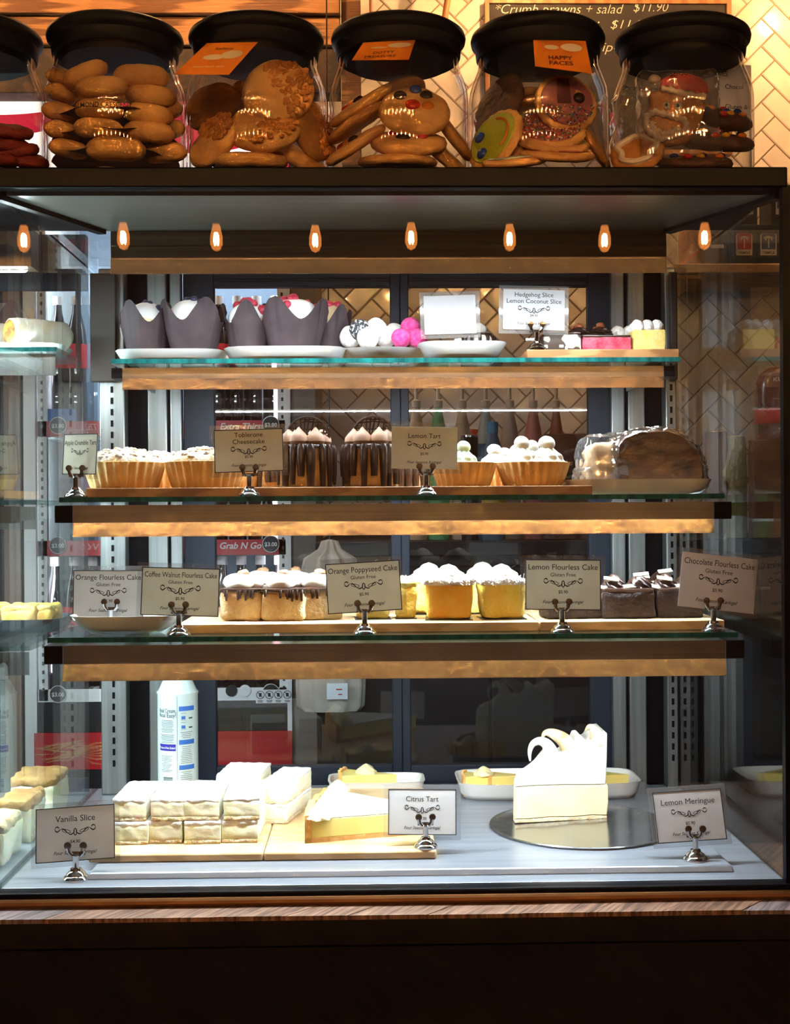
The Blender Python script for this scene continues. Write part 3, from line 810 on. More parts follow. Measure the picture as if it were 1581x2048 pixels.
crumble_tart(412, 1.805, 'apple crumble tart right of the leftmost one, beside the cheesecake sign', 3)
crumble_tart(470, 1.915, 'apple crumble tart in the back row behind the cheesecake sign', 4)
def swirl_dollop(mb, c, r, h, seed=0):
    rosette(mb, c, r, h*.72, 7, 1.2, 42, 20, .05); mb.ball((c[0],c[1],c[2]+h*.74), (r*.48,r*.48,h*.24), .10, 90, seed, 20, 12)
def cheesecake(px, Y, label, seed, r=.0365, h=.056):
    X = XX(px, Y, bz2+.03)
    t = thing('chocolate_cheesecake', label, 'cake', (X,Y,bz2), (0,0,seed*.9), 'chocolate cheesecakes with lattice tops')
    MB().lathe([(0,0),(r,0),(r*1.02,.004),(r*.99,h*.6),(r*.97,h),(r*.9,h+.003),(0,h+.004)], 40).build('cake_body', mat('cheesecake_side', (0.34,0.17,0.05), (0.52,0.30,0.11), 50, rough=0.75, bump=0.5, bscale=160), t)
    MB().lathe([(0,-.0004),(r*1.15,-.0004),(r*1.15,.0012),(0,.0012)], 32).build('paper_base', black_p, t)
    rn = random.Random(seed); mb = MB()
    mb.lathe([(0,h+.004),(r*.88,h+.0035),(r*.99,h+.001),(r*.99,h-.003),(r*.97,h-.003)], 40)
    for k in range(17):
        a = (k+rn.uniform(-.25,.25))*2*PI/17; L_ = h*rn.choice((1,.98,.9,.75,.95)); wd = rn.uniform(.0045,.0075)
        mb.tube([(math.cos(a)*r*.96,math.sin(a)*r*.96,h+.002),(math.cos(a)*r*1.0,math.sin(a)*r*1.0,h-.004),(math.cos(a)*r*1.015,math.sin(a)*r*1.015,h*.5),(math.cos(a)*r*1.015,math.sin(a)*r*1.015,h-L_+.001)], [wd*.7,wd,wd*.9,wd*.75], 8, flat=1)
    mb.build('chocolate_drips', choc, t, sharp=60)
    mb = MB()
    for k in range(6):
        a = k*PI/3+.3; mb.lathe([(0,0),(.011,0),(.0135,.005),(.0125,.011),(.0085,.016),(.0045,.020),(.002,.023),(0,.025)], 18, (math.cos(a)*r*.62, math.sin(a)*r*.62, h+.002))
    mb.build('mousse_peaks', mat('mocha_mousse', (0.26,0.13,0.075), (0.36,0.20,0.12), 30, rough=0.5), t)
    mb = MB(); rr = .029
    M_ = Matrix.Translation((0,-.004,h+.013)) @ Euler((R(8),0,-seed*.9)).to_matrix().to_4x4()
    for k in range(9):
        o_ = (k-4)*.0064; L_ = math.sqrt(max(0,rr*rr-o_*o_))
        mb.tube([M_ @ Vector((o_-.004,-.0, -L_*.9)), M_ @ Vector((o_+.004*math.sin(k),0.0,0)), M_ @ Vector((o_+.003,0,L_))], .0012, 6)
        mb.tube([M_ @ Vector((-L_,.001,o_)), M_ @ Vector((0,.001,o_+.003*math.sin(k*2))), M_ @ Vector((L_,.001,o_))], .0012, 6)
    mb.tube([M_ @ Vector((rr*math.cos(a),0,rr*math.sin(a))) for a in [i*2*PI/24 for i in range(25)]], .0016, 6)
    mb.build('chocolate_lattice', choc, t)
cheesecake(612, 1.795, 'chocolate striped cheesecake with lattice top, just right of its sign', 1)
cheesecake(742, 1.795, 'chocolate striped cheesecake with lattice top, left of the lemon tart sign', 2)
cheesecake(560, 1.900, 'chocolate striped cheesecake in the back row, left of the front cheesecakes', 3, .034, .034)
cheesecake(800, 1.915, 'chocolate striped cheesecake in the back row behind the lemon tart sign', 4, .034, .034)
def lemon_tart(px, Y, r, label, seed, creamm=None, n=2, ch=.042):
    X = XX(px, Y, bz2+.03)
    t = thing('lemon_tart', label, 'tart', (X,Y,bz2), (0,0,0), 'lemon tarts on the second shelf')
    shell(t, r*.80, r, .033, 24, depth=.006)
    MB().lathe([(0,.030),(r*.8,.0298),(r*.9,.0285),(r*.89,.0272),(0,.0268)], 30).build('lemon_filling', lemon_f, t)
    mb = MB()
    if n == 2:
        swirl_dollop(mb, (-.016,-.008,.029), .0225, ch); swirl_dollop(mb, (.019,-.006,.029), .0245, ch); swirl_dollop(mb, (.002,.022,.029), .020, ch*.9)
    else: swirl_dollop(mb, (.0,0,.029), .020, ch)
    mb.build('cream_swirl', creamm or cream, t, sharp=60)
lemon_tart(928, 1.800, .0450, 'lemon tart with one pale green swirl, half behind the lemon tart sign', 1, green_c, 1, .036)
lemon_tart(1066, 1.803, .0505, 'lemon tart piled with white cream swirls, right of the green topped one', 2)
lemon_tart(1010, 1.905, .042, 'lemon tart in the back row between the front lemon tarts', 3, cream, 2, .036)
# white platter with the wrapped loaf
pz4 = platter(1140, 1438, 1.835, .18, Z2, .021, 'white rectangular platter carrying the film wrapped loaf', flare=.014)
loaf_m = mat('loaf_crust', (0.030,0.012,0.006), (0.16,0.065,0.020), 30, 8, 0.30, coat=1.0, bump=1.0, bscale=45, lo=.35, hi=.75, stretch=(1,1,1.6))
t = thing('wrapped_loaf', 'dark glossy loaf wrapped in clear film on the white platter', 'loaf', (XX(1300,1.84,Z2+.05),1.84,pz4))
prof = []
N = 30
def loafshape(q):
    return q
mb = MB()
hw, hh, hd = .068, .088, .10
vs = []; nu, nv = 90, 40
for j in range(nv+1):
    y = -hd/2 + hd*j/nv; e = 1-.10*abs(2*j/nv-1)**4
    for i in range(nu):
        a = 2*PI*i/nu; cs, sn = math.cos(a), math.sin(a)
        ex = 2.5 if sn > 0 else 9.0; rr = (abs(cs)**ex+abs(sn)**ex)**(-1/ex)
        x = hw*rr*cs*e; z = hh/2+hh/2*rr*sn*e
        x *= 1.0-.16*(z/hh)**1.5; x += .010*(.5-z/hh)
        if x < 0: x *= .93
        k = noise.noise(Vector((x,y,z))*38)*.004+noise.noise(Vector((x,y,z))*120)*.0018
        vs.append((x*(1+k*14), y, max(.0,z*(1+k*8))))
fs = [(j*nu+i, j*nu+(i+1)%nu, (j+1)*nu+(i+1)%nu, (j+1)*nu+i) for j in range(nv) for i in range(nu)]
fs += [tuple(range(nu))[::-1], tuple(range(nv*nu,(nv+1)*nu))]
mb.add(vs, fs); mb.build('loaf', loaf_m, t, sharp=55)
fv = []
for p in vs:
    p = Vector(p); k = 1-abs(noise.noise(Vector((p.x*1.0+p.z*.4, p.y, p.z*1.6-p.x*.3))*70+Vector((7,3,1))))
    k2 = 1-abs(noise.noise(Vector((p.x*.8-p.z*.5, p.y, p.z+p.x*.5))*150))
    sc_f = 1.010+.060*k**3+.045*k2**3
    fv.append((p.x*sc_f, p.y*sc_f, max(.0004, p.z*(.5+.5*sc_f))))
MB().add(fv, fs[:-2]).build('loaf_film', glassmat('loaf_film_mat', (0.97,0.95,0.93), 3.2, 0.07, 0.12, 0.01), t, sharp=6)
mb = MB()
mb.rbox((-.073,0,.036), (.040,.088,.066), .014, (8,10,10), .004, 45, 3)
mb.build('cut_end', mat('loaf_cut_end', (0.46,0.27,0.13), (0.70,0.50,0.30), 36, rough=0.7), t, sharp=50)
mb = MB(); mb.rbox((-.068,-.002,.040), (.066,.104,.080), .016, (16,16,16), .007, 52, 7)
mb.rbox((-.098,-.01,.018), (.024,.06,.034), .008, (8,8,8), .007, 90, 8)
mb.build('cling_film', film_mat, t, sharp=12)
# stands and signs of the second shelf
gs = [(152,Y2+.017,'chrome stand of the apple crumble tart sign'),(499,Y2+.017,'chrome stand under the cheesecake sign, beside the crumble tarts'),(853,Y2+.017,'chrome stand under the lemon tart sign')]
for px, Y, lb in gs: stand(px, Y, Z2, lb, 1.0)
sign(158, 868, 949, 112, 1.727, 'Apple Crumble Tart', None, '', 'turned sign reading Apple Crumble Tart at the left end of the second shelf', yaw=-42, roll=1.5, tilt=-3)
sign(499, 858, 944, 138, 1.727, 'Toblerone', None, '$5.90', 'sign for the chocolate cheesecakes, between crumble tarts and cheesecakes', roll=-1.5, two='Cheesecake', tilt=-5)
sign(849, 853, 938, 132, 1.727, 'Lemon Tart', None, '$5.90', 'sign reading Lemon Tart in front of the second shelf', roll=1, border=False, tilt=-4)

# ---------------------------------------------------------------- third shelf
pz5 = platter(128, 352, 1.745, .17, Z3, .024, 'white rectangular platter at the left end of the third shelf', flare=.024)
bz3 = board(355, 1078, 1.675, 1.98, Z3, .0125, wood_l, 'long pale wooden board on the third shelf, under coffee and lemon cakes', .0012)
board(1081, 1450, 1.675, 1.98, Z3, .0125, wood_l, 'short pale wooden board on the third shelf, under the chocolate cakes', .0012)
GB = 'small cakes on the third shelf'
def coffee_cake(px, Y, label, seed, w_=.055):
    X = XX(px, Y, bz3+.03)
    t = thing('coffee_walnut_cake', label, 'cake', (X,Y,bz3), (0,0,R(seed*7-12)), 'coffee walnut cakes')
    MB().rbox((0,0,.020), (w_,.055,.040), .007, (10,10,8), .0022, 60, seed).build('sponge', sponge_b, t)
    mb = MB(); mb.rbox((0,0,.0405), (w_*1.01,.056,.006), .0028, (12,12,3), .0012, 80, seed)
    rn = random.Random(seed)
    for k in range(8):
        x = rn.uniform(-.45,.45)*w_; mb.tube([(x,-.0275,.041),(x,-.0287,.036),(x,-.0287,.036-rn.uniform(.003,.010))], [.002,.0022,.0015], 6)
    mb.build('chocolate_glaze', choc, t)
    mb = MB(); mb.ball((-.004,-.006,.050), (.021,.019,.012), .16, 70, seed, 24, 12); mb.ball((.012,.004,.049), (.014,.014,.010), .16, 70, seed+3, 18, 10)
    mb.build('cream_dollop', cream, t)
    mb = MB(); mb.ball((0,-.004,.062), (.008,.007,.005), .35, 160, seed, 12, 8); mb.build('walnut', walnut, t)
coffee_cake(488, 1.742, 'coffee walnut cake right of the coffee walnut sign', 1)
coffee_cake(568, 1.738, 'coffee walnut cake in the middle of the row, with the largest cream dollop', 2, .059)
coffee_cake(640, 1.748, 'coffee walnut cake half hidden by the poppyseed cake sign', 3)
coffee_cake(525, 1.830, 'coffee walnut cake in the back row, left', 4); coffee_cake(590, 1.835, 'coffee walnut cake in the back row, right', 5)
def lemon_cake(px, Y, label, seed, w_=.066, h=.045, m=None, top=True, cat='lemon_flourless_cake'):
    X = XX(px, Y, bz3+.03)
    t = thing(cat, label, 'cake', (X,Y,bz3), (0,0,R(seed*3-6)), 'yellow flourless cakes')
    def shp(q):
        k = .86+.14*(q[2]/h+.5); return Vector((q[0]*k, q[1]*k, q[2]))
    MB().rbox((0,0,h/2+.001), (w_,w_,h), .006, (12,12,8), .0014, 80, seed, shape=shp).build('sponge', m or sponge_y, t)
    MB().box((0,0,.0006), (w_*.95,w_*.95,.0012)).build('paper_base', black_p, t)
    if top:
        mb = MB(); rn = random.Random(seed)
        mb.rbox((0,0,h+.002), (w_*1.02,w_*1.02,.007), .003, (14,14,3), .0020, 120, seed)
        for k in range(150):
            a, b = rn.uniform(-.52,.52)*w_, rn.uniform(-.52,.52)*w_
            if rn.random() < .6: b = -.5*w_*rn.uniform(.94,1.03)
            d = Vector((rn.uniform(-1,1), rn.uniform(-1,1), rn.uniform(-.9,.6))).normalized()*rn.uniform(.003,.006)
            c = Vector((a,b,h+.003+rn.uniform(-.002,.004))); mb.tube([c-d,c+d], [.0007,.0005], 4)
        mb.build('coconut_topping', coconut, t)
        mb = MB(); rosette(mb, (0,-.004,h+.004), .024, .022, 6, 1.2, 30, 14, .05); mb.ball((0,-.004,h+.017), (.013,.012,.008), .1, 60, seed)
        mb.build('cream_dollop', cream, t, sharp=60)
    return t
lemon_cake(898, 1.735, 'orange yellow flourless cake with coconut and cream, right of the poppyseed sign', 1, .066, .047, mat('orange_sponge', (0.90,0.46,0.05), (0.92,0.56,0.10), 60, rough=0.85, bump=0.5, bscale=260, sss=.4))
lemon_cake(1003, 1.735, 'bright yellow flourless cake with coconut and cream, left of the lemon flourless sign', 3, .062, .047)
lemon_cake(858, 1.825, 'flourless cake in the back row behind the orange yellow cake', 2, .06, .046)
lemon_cake(965, 1.830, 'flourless cake in the back row between the two front yellow cakes', 4, .06, .046)
t = lemon_cake(812, 1.742, 'poppyseed cake peeking out right of the poppyseed cake sign', 2, .030, .042, top=False, cat='poppyseed_cake')
MB().ball((0,-.003,.048), (.015,.016,.009), .3, 110, 5, 18, 10).build('pistachio_crumbs', mat('pistachio', (0.45,0.42,0.08), (0.6,0.55,0.2), 160, rough=0.9), t)
t2 = lemon_cake(745, 1.745, 'poppyseed cake hidden for the most part by the poppyseed cake sign', 3, .05, .042, top=False, cat='poppyseed_cake')
def choc_c(px, Y, w_, label, seed, h=.036):
    X = XX(px, Y, bz3+.03)
    t = thing('chocolate_flourless_cake', label, 'cake', (X,Y,bz3), (0,0,R(seed*5-9)), 'chocolate flourless cakes')
    def shp(q): return Vector((q[0]*(1.04-.06*(q[2]/h+.5)), q[1], q[2]))
    MB().rbox((0,0,h/2), (w_,.058,h), .004, (12,10,8), .0022, 70, seed, shape=shp).build('cake_body', choc_cake, t)
    MB().rbox((0,0,h-.002), (w_*.97,.056,.012), .004, (12,10,4), .0008, 60, seed).build('ganache', choc, t)
    mb = MB(); rosette(mb, (-w_*.24,-.006,h+.003), .017, .020, 7, 2); rosette(mb, (w_*.24,-.004,h+.003), .017, .020, 7, 2); mb.build('ganache_swirl', choc, t, sharp=60)
    mb = MB()
    for k, (x, z, a) in enumerate(((-w_*.30,.016,8),(w_*.26,.022,-6),(-w_*.42,.004,12),(w_*.02,.006,-5))):
        M_ = Matrix.Translation((x,-.018,h+z)) @ Matrix.Rotation(R(a),4,'Y') @ Matrix.Rotation(R(35),4,'X')
        mb.box((0,0,0), (.020,.0065,.0016), M=M_)
    mb.build('white_chocolate_curls', mat('white_chocolate', (0.86,0.78,0.6), rough=0.4), t)
choc_c(1252, 1.735, .070, 'dark chocolate cake with white curls, between the lemon and chocolate signs', 1)
choc_c(1350, 1.740, .060, 'dark chocolate cake mostly behind the chocolate flourless sign', 2)
choc_c(1140, 1.738, .072, 'dark chocolate cake behind the lemon flourless sign', 3, .028)
choc_c(1300, 1.825, .06, 'dark chocolate cake in the back row', 4)
for px, lb in ((358,'chrome stand under the coffee walnut sign'),(730,'chrome stand under the poppyseed cake sign'),(1125,'chrome stand under the lemon flourless sign'),(1428,'chrome stand under the chocolate flourless sign')):
    stand(px, Y3+.016, Z3, lb, 1.02)
stand(222, 1.700, pz5, 'chrome stand standing inside the white platter, at the orange flourless sign', .95)
sign(216, 1141, 1236, 140, 1.712, 'Orange Flourless Cake', 'Gluten Free', '$5.90', 'sign reading Orange Flourless Cake standing in the white platter', roll=.5, tilt=-4, cardm=papery(mat('card_paper_cool', (0.82,0.82,0.82), (0.87,0.87,0.86), 60, rough=0.75), .55))
sign(359, 1136, 1232, 155, 1.667, 'Coffee Walnut Flourless Cake', 'Gluten Free', '$5.90', 'sign reading Coffee Walnut Flourless Cake', roll=2, tilt=-4)
sign(731, 1124, 1224, 149, 1.667, 'Orange Poppyseed Cake', 'Gluten Free', '$5.90', 'sign reading Orange Poppyseed Cake', roll=-3.2, tilt=-4)
sign(1127, 1119, 1220, 152, 1.667, 'Lemon Flourless Cake', 'Gluten Free', '$5.90', 'sign reading Lemon Flourless Cake', roll=.8, tilt=-4)
sign(1432, 1110, 1220, 154, 1.667, 'Chocolate Flourless Cake', 'Gluten Free', '$5.90', 'sign reading Chocolate Flourless Cake, the most tilted at the right end', roll=6.5, tilt=-4, cardm=papery(mat('card_paper_pink', (0.84,0.79,0.78), (0.88,0.83,0.82), 60, rough=0.75), .62), border=False)

# ---------------------------------------------------------------- bottom deck
bzd = board(176, 527, 1.640, 2.02, ZD2, .0115, wood_l, 'left bamboo board on the deck, under the vanilla slices', .003)
board(528, 874, 1.640, 2.02, ZD2, .0115, wood_l, 'right bamboo board on the deck, under the citrus tart', .003)
VG = 'vanilla slices on the bamboo board'
def vanilla(X, Y, z, w_, d, h, label, seed, rz=0):
    t = thing('vanilla_slice', label, 'slice', (X,Y,z), (0,0,R(rz)), VG)
    MB().rbox((0,0,h*.09), (w_*.99,d,h*.18), .0012, (16,20,3), .0009, 140, seed).build('pastry_base', pastry, t)
    MB().rbox((0,0,h*.50), (w_*1.0,d*.995,h*.70), .0016, (16,20,8), .0008, 80, seed+20).build('custard', custard, t)
    MB().rbox((0,0,h*.90), (w_*1.0,d,h*.20), .0014, (16,20,3), .0010, 130, seed+40).build('icing_top', sugar, t)
hh = .0295
for k, (a, b) in enumerate(((226,296),(296,366),(366,442),(442,518))):
    Y = 1.682; dep = .112
    x0, x1 = XX(a,Y,bzd+.03), XX(b,Y,bzd+.03)
    pos = ('leftmost column, behind its sign','second column from the left','third column from the left','rightmost front column')[k]
    vanilla((x0+x1)/2, Y+dep/2+(k%2)*.004, bzd, (x1-x0)*.97, dep, hh, 'vanilla slice at the bottom of the '+pos, k+1, (1,-1,.5,-1)[k])
    vanilla((x0+x1)/2+(.0015 if k%2 else -.001), Y+dep/2+.003, bzd+hh+.0004, (x1-x0)*.97, dep, hh, 'vanilla slice on top of the '+pos, k+11, (-1,1,-1,.5)[k])
x0, x1 = XX(432,1.835,bzd), XX(528,1.835,bzd)
for q, hz in ((0,'lower'),(1,'upper')):
    vanilla((x0+x1)/2, 1.900, bzd+q*.0272, .062, .10, .027, hz+' vanilla slice of the stack at the very back', 30+q, -6)
    vanilla(XX(572,1.86,bzd+.03), 1.850, bzd+q*.0272, .043, .125, .027, hz+' vanilla slice of the right stack beside the citrus tart', 40+q, -13)
# citrus tart wedge
def wedge(t, A, Tp, B, h, rimh, bulge, seed, zb, crustm, fillm, n=12):
    # plan polygon: tip, front outer corner, outer arc, back outer corner
    A, Tp, B = Vector((*A,0)), Vector((*Tp,0)), Vector((*B,0))
    mid = (A+B)/2; out = (mid-Tp).normalized()*bulge
    arc = [A.lerp(B, i/n)+out*math.sin(PI*i/n) for i in range(n+1)]
    pl = [(p.x, p.y) for p in [Tp]+arc]
    def orient(p):
        ar = sum(p[i][0]*p[(i+1)%len(p)][1]-p[(i+1)%len(p)][0]*p[i][1] for i in range(len(p)))
        return p if ar > 0 else p[::-1]
    cen = Vector((sum(p[0] for p in pl)/len(pl), sum(p[1] for p in pl)/len(pl), 0))
    MB().prism(orient(pl), 0, zb, 'z').build('crust_base', crustm, t)
    def shrink(p, k): return (cen.x+(p[0]-cen.x)*k, cen.y+(p[1]-cen.y)*k)
    inn = [pl[0]]+[( (Vector((*p,0))*.955+Tp*.045).x, (Vector((*p,0))*.955+Tp*.045).y) for p in pl[1:]]
    MB().prism(orient([shrink(p,.995) for p in inn]), zb-.0005, h, 'z').build('filling', fillm, t, bevel=.0012)
    mb = MB()
    for i in range(n):
        a, b = arc[i], arc[i+1]; k = .955
        ai, bi = a*.95+Tp*.05, b*.95+Tp*.05
        zr = rimh*(1+.06*math.sin(i*2.3+seed)); zr2 = rimh*(1+.06*math.sin((i+1)*2.3+seed))
        mb.add([(a.x,a.y,0),(b.x,b.y,0),(b.x,b.y,zr2),(a.x,a.y,zr),(ai.x,ai.y,0),(bi.x,bi.y,0),(bi.x,bi.y,zr2),(ai.x,ai.y,zr)],
               [(0,1,2,3),(5,4,7,6),(3,2,6,7),(1,0,4,5)] + ([(0,3,7,4)] if i == 0 else []) + ([(2,1,5,6)] if i == n-1 else []))
    mb.build('crust_rim', crustm, t, sharp=60)
    return arc, Tp
def place2(px, Y, z): return (XX(px,Y,z), Y)
t = thing('citrus_tart', 'large citrus tart wedge with cream rosettes along its rim on the bamboo board', 'tart', (XX(720,1.74,bzd),1.74,bzd), group='citrus tart wedges')
o = Vector(t.location)
def rel(px, Y): return (XX(px,Y,bzd)-o.x, Y-o.y)
arc, Tp = wedge(t, rel(610,1.680), rel(880,1.728), rel(655,1.865), .030, .034, .010, 1, .006, crust, lemon_f)
sug = MB()
plz = [Tp]+[a*.93+Tp*.07 for a in arc]
pp = [(p.x*.985, p.y*.985) for p in plz]
ar = sum(pp[i][0]*pp[(i+1)%len(pp)][1]-pp[(i+1)%len(pp)][0]*pp[i][1] for i in range(len(pp)))
sug.prism(pp if ar > 0 else pp[::-1], .0298, .0325, 'z'); sug.build('sugar_dusting', sugar, t, bevel=.001)
mb = MB()
for k in range(7):
    p = arc[0].lerp(arc[-1], .06+k*.145)+(Tp-arc[6])*.10; rosette(mb, (p.x,p.y,.031), .0165, .017, 6, 1.5, 24, 10)
mb.build('cream_rosettes', lemon_c, t, sharp=60)
# small dish with a second wedge behind
pz6 = platter(655, 852, 2.050, .085, ZD2, .020, 'small white dish behind the citrus tart', flare=.008)
t = thing('citrus_tart', 'small citrus tart wedge with one rosette on the dish behind the large wedge', 'tart', (XX(728,2.04,ZD2),2.045,pz6), group='citrus tart wedges')
arc, Tp = wedge(t, (-.038,-.028), (.052,-.018), (-.030,.03), .026, .029, .006, 2, .005, crust, lemon_f)
mb = MB(); rosette(mb, (.004,-.006,.026), .016, .015, 6, 1.5, 24, 10); mb.build('cream_rosette', lemon_c, t, sharp=60)
stand(852, 1.655, bzd, 'chrome stand on the bamboo board under the citrus tart sign')
sign(845, 1580, 1670, 137, 1.663, 'Citrus Tart', None, '$5.50', 'sign reading Citrus Tart at the right end of the bamboo board', roll=1, tilt=-14, cardm=card_w)
stand(152, 1.597, ZD, 'chrome stand on the deck frame under the vanilla slice sign', 1.08)
sign(151, 1616, 1722, 158, 1.605, 'Vanilla Slice', None, '$4.90', 'sign reading Vanilla Slice at the left front corner of the deck', roll=-3.5, tilt=-16, cardm=card_w)
stand(1392, 1.622, ZD2, 'chrome stand under the lemon meringue sign', 1.02)
sign(1386, 1582, 1683, 140, 1.630, 'Lemon Meringue', None, '$5.90', 'sign reading Lemon Meringue at the right of the deck', roll=-3.2, tilt=-16, cardm=papery(mat('card_paper_rose', (0.82,0.79,0.79), (0.86,0.83,0.83), 60, rough=0.75), .62))
# white dish with tart wedges at the back
pz7 = platter(918, 1292, 2.02, .13, ZD2, .026, 'wide white dish with tart wedges behind the silver cake plate', flare=.010)
for k, (px, rz, lb) in enumerate(((962,0,'left tart wedge with a rosette in the wide white dish'),(1012,4,'plain tart wedge beside the rosette wedge in the wide white dish'),(1218,0,'tart wedge at the right side of the wide white dish'))):
    t = thing('custard_tart', lb, 'tart', (XX(px,2.0,ZD2+.02),2.00,pz7), (0,0,R(rz)), group='tart wedges in the white dish')
    wedge(t, (-.028,-.022), (.030,-.012), (-.022,.024), .030, .032, .005, k, .005, crust, lemon_f)
    if k == 0:
        mb = MB(); rosette(mb, (.004,-.006,.030), .015, .014, 6, 1.5, 24, 10); mb.build('cream_rosette', lemon_c, t, sharp=60)
# silver plate with the meringue slice
silver = mat('silver_board', (0.50,0.50,0.52), (0.62,0.62,0.64), 12, 4, 0.16, 0.95, bump=0.08, bscale=30)
Yp = 1.80
zp = ZZ(1697, XX(1165,1.672,-.43), 1.672)+.001
X = XX(1165, Yp, zp)
t = thing('silver_cake_plate', 'round silver cake plate under the lemon meringue slice', 'plate', (X,Yp,ZD2))
hpl = zp-ZD2
MB().lathe([(0,hpl-.003),(.120,hpl-.003),(.127,hpl-.004),(.129,hpl-.001),(.128,hpl),(.122,hpl-.0005),(0,hpl-.0005)], 72).build('plate_top', silver, t)
MB().lathe([(0,0),(.062,0),(.060,.003),(.052,hpl-.0035),(0,hpl-.0035)], 40).build('plate_foot', black_p, t)
zp -= .0005
Ym = 1.805
t = thing('lemon_meringue_slice', 'tall slice of lemon meringue with curled peaks on the silver plate', 'cake', (XX(1126,Ym,zp),Ym,zp))
o = t.location
def q(px, py):
    p = PP(px, py, Ym); return (p.x-o.x, p.z-o.z+.0)
zz0 = q(1126,1649)[1]
def Q(pts): return [(x, z-zz0) for x, z in (q(*p) for p in pts)]
def wed(poly, d0, d1, yshift=0):
    # extrude a side outline backwards, thicker to the left (outer side) than to the right
    xs = [p[0] for p in poly]; xa_, xb_ = min(xs), max(xs); n = len(poly)
    def dep(x): return d0+(d1-d0)*(x-xa_)/(xb_-xa_)
    fr = [(x, .045*(x-xa_)/(xb_-xa_)*.6+yshift, z) for x, z in poly]
    bk = [(x, .045*(x-xa_)/(xb_-xa_)*.6+dep(x)-yshift, z) for x, z in poly]
    fs = [tuple(range(n)), tuple(range(n, 2*n))[::-1]] + [((k+1)%n, k, n+k, n+(k+1)%n) for k in range(n)]
    return MB().add(fr+bk, fs)
base = Q([(1030,1649),(1126,1649),(1222,1649),(1222,1642),(1190,1640),(1150,1642),(1100,1640),(1060,1642),(1030,1641)])
wed(base, .02, .085).build('crust_base', pastry, t, bevel=.001)
fill = Q([(1030,1641),(1060,1642),(1100,1640),(1150,1642),(1190,1640),(1222,1642),(1225,1615),(1224,1580),(1180,1579),(1130,1577),(1080,1576),(1031,1577)])
wed(fill, .02, .085).build('lemon_filling', lemon_c, t, bevel=.0015)
top = Q([(1031,1577),(1080,1576),(1130,1577),(1180,1579),(1220,1580),(1222,1530),(1223,1474),(1210,1474),(1198,1478),(1188,1492),(1179,1494),(1172,1482),(1162,1482),(1155,1496),(1146,1506),(1130,1514),(1118,1518),(1106,1518),(1096,1512),(1086,1522),(1076,1532),(1062,1541),(1048,1548),(1036,1556),(1032,1566)])
mg = wed(top, .02, .085)
mg.build('meringue', meringue_m, t, bevel=.0025, seg=3, sharp=50)
def hook(pts, rad, y):
    P_ = Q(pts); xs0 = Q([(1030,1577)])[0][0]
    sp = []; 
    n = len(P_)
    for i in range(n-1):
        p0, p1, p2, p3 = P_[max(i-1,0)], P_[i], P_[i+1], P_[min(i+2,n-1)]
        for j in range(5):
            u = j/5
            f = lambda a,b,c,d: .5*((2*b)+(-a+c)*u+(2*a-5*b+4*c-d)*u*u+(-a+3*b-3*c+d)*u**3)
            sp.append((f(p0[0],p1[0],p2[0],p3[0]), y, f(p0[1],p1[1],p2[1],p3[1])))
    sp.append((P_[-1][0], y, P_[-1][1]))
    m = len(sp); rr = []
    for i in range(m):
        k = i/(m-1)*(len(rad)-1); a = int(min(k, len(rad)-2)); rr.append(rad[a]+(rad[a+1]-rad[a])*(k-a))
    return sp, rr
mb = MB()
for pts, rad, y in (([(1108,1535),(1106,1512),(1098,1496),(1084,1490),(1070,1496),(1064,1512),(1065,1530)], [.012,.011,.008,.006,.0045,.003,.0012], .022),):
    sp, rr = hook(pts, rad, y); mb.tube(sp, rr, 12)
mb.build('meringue_curl', meringue_m, t, sharp=70)
mb = MB()
sp, rr = hook([(1150,1520),(1143,1500),(1130,1487),(1112,1478),(1098,1478),(1092,1488)], [.013,.012,.010,.007,.004,.0012], .038); mb.tube(sp, rr, 12)
sp, rr = hook([(1205,1500),(1203,1482),(1197,1470),(1188,1464),(1180,1472)], [.012,.010,.007,.004,.0012], .035); mb.tube(sp, rr, 12)
mb.build('toasted_curl', toast, t, sharp=70)
# aerosol cream can
Yc = 2.03
zc = ZD2; Xc = XX(356, Yc, zc+.1)
zt_ = ZZ(1375, Xc, Yc)-zc
t = thing('cream_can', 'tall pale blue aerosol can of cream behind the vanilla slices', 'can', (Xc,Yc,zc), (0,0,0))
can_m = mat('can_label', (0.62,0.74,0.76), (0.68,0.79,0.80), 20, rough=0.3)
r = .0312
MB().lathe([(0,0),(r*.98,0),(r,.002),(r,zt_-.010),(r*1.03,zt_-.008),(r*1.03,zt_-.006),(r*.94,zt_-.003),(r*.72,zt_+.012),(r*.62,zt_+.015),(0,zt_+.016)], 48).build('can_body', can_m, t)
MB().lathe([(0,zt_+.016),(r*.60,zt_+.016),(r*.58,zt_+.035),(r*.3,zt_+.045),(0,zt_+.046)], 32).build('cap', white_paint, t)
def bend(a0, rr=r+.0004):
    def f(a, b):
        th = -PI/2 + a/r + a0
        return (rr*math.cos(th), rr*math.sin(th), b)
    return f
inkmb = MB(); bl = MB(); pu = MB()
def patch(mb_, a0, a1, z0, z1, rr=r+.0003, n=8):
    vs = []
    for i in range(n+1):
        th = -PI/2 + (a0+(a1-a0)*i/n)
        vs += [(rr*math.cos(th), rr*math.sin(th), z0), (rr*math.cos(th), rr*math.sin(th), z1)]
    mb_.add(vs, [(2*i, 2*i+2, 2*i+3, 2*i+1) for i in range(n)])
sc_ = zt_/212.0
def zpx(py): return zt_-(py-1375)*sc_
def ctext(s, ac, py, size, mw=None, **k):
    b = bend(ac); inkmb.text(s, (0,0,0), size, maxw=mw, bend=lambda a, bb: b(a, bb+zpx(py)), **k)
aL, aR = -.42, .62
ctext('Real Cream,', aL, 1419, .0092, .030, off=.008); ctext('Real Easy!', aL, 1428, .0092, .030, off=.008)
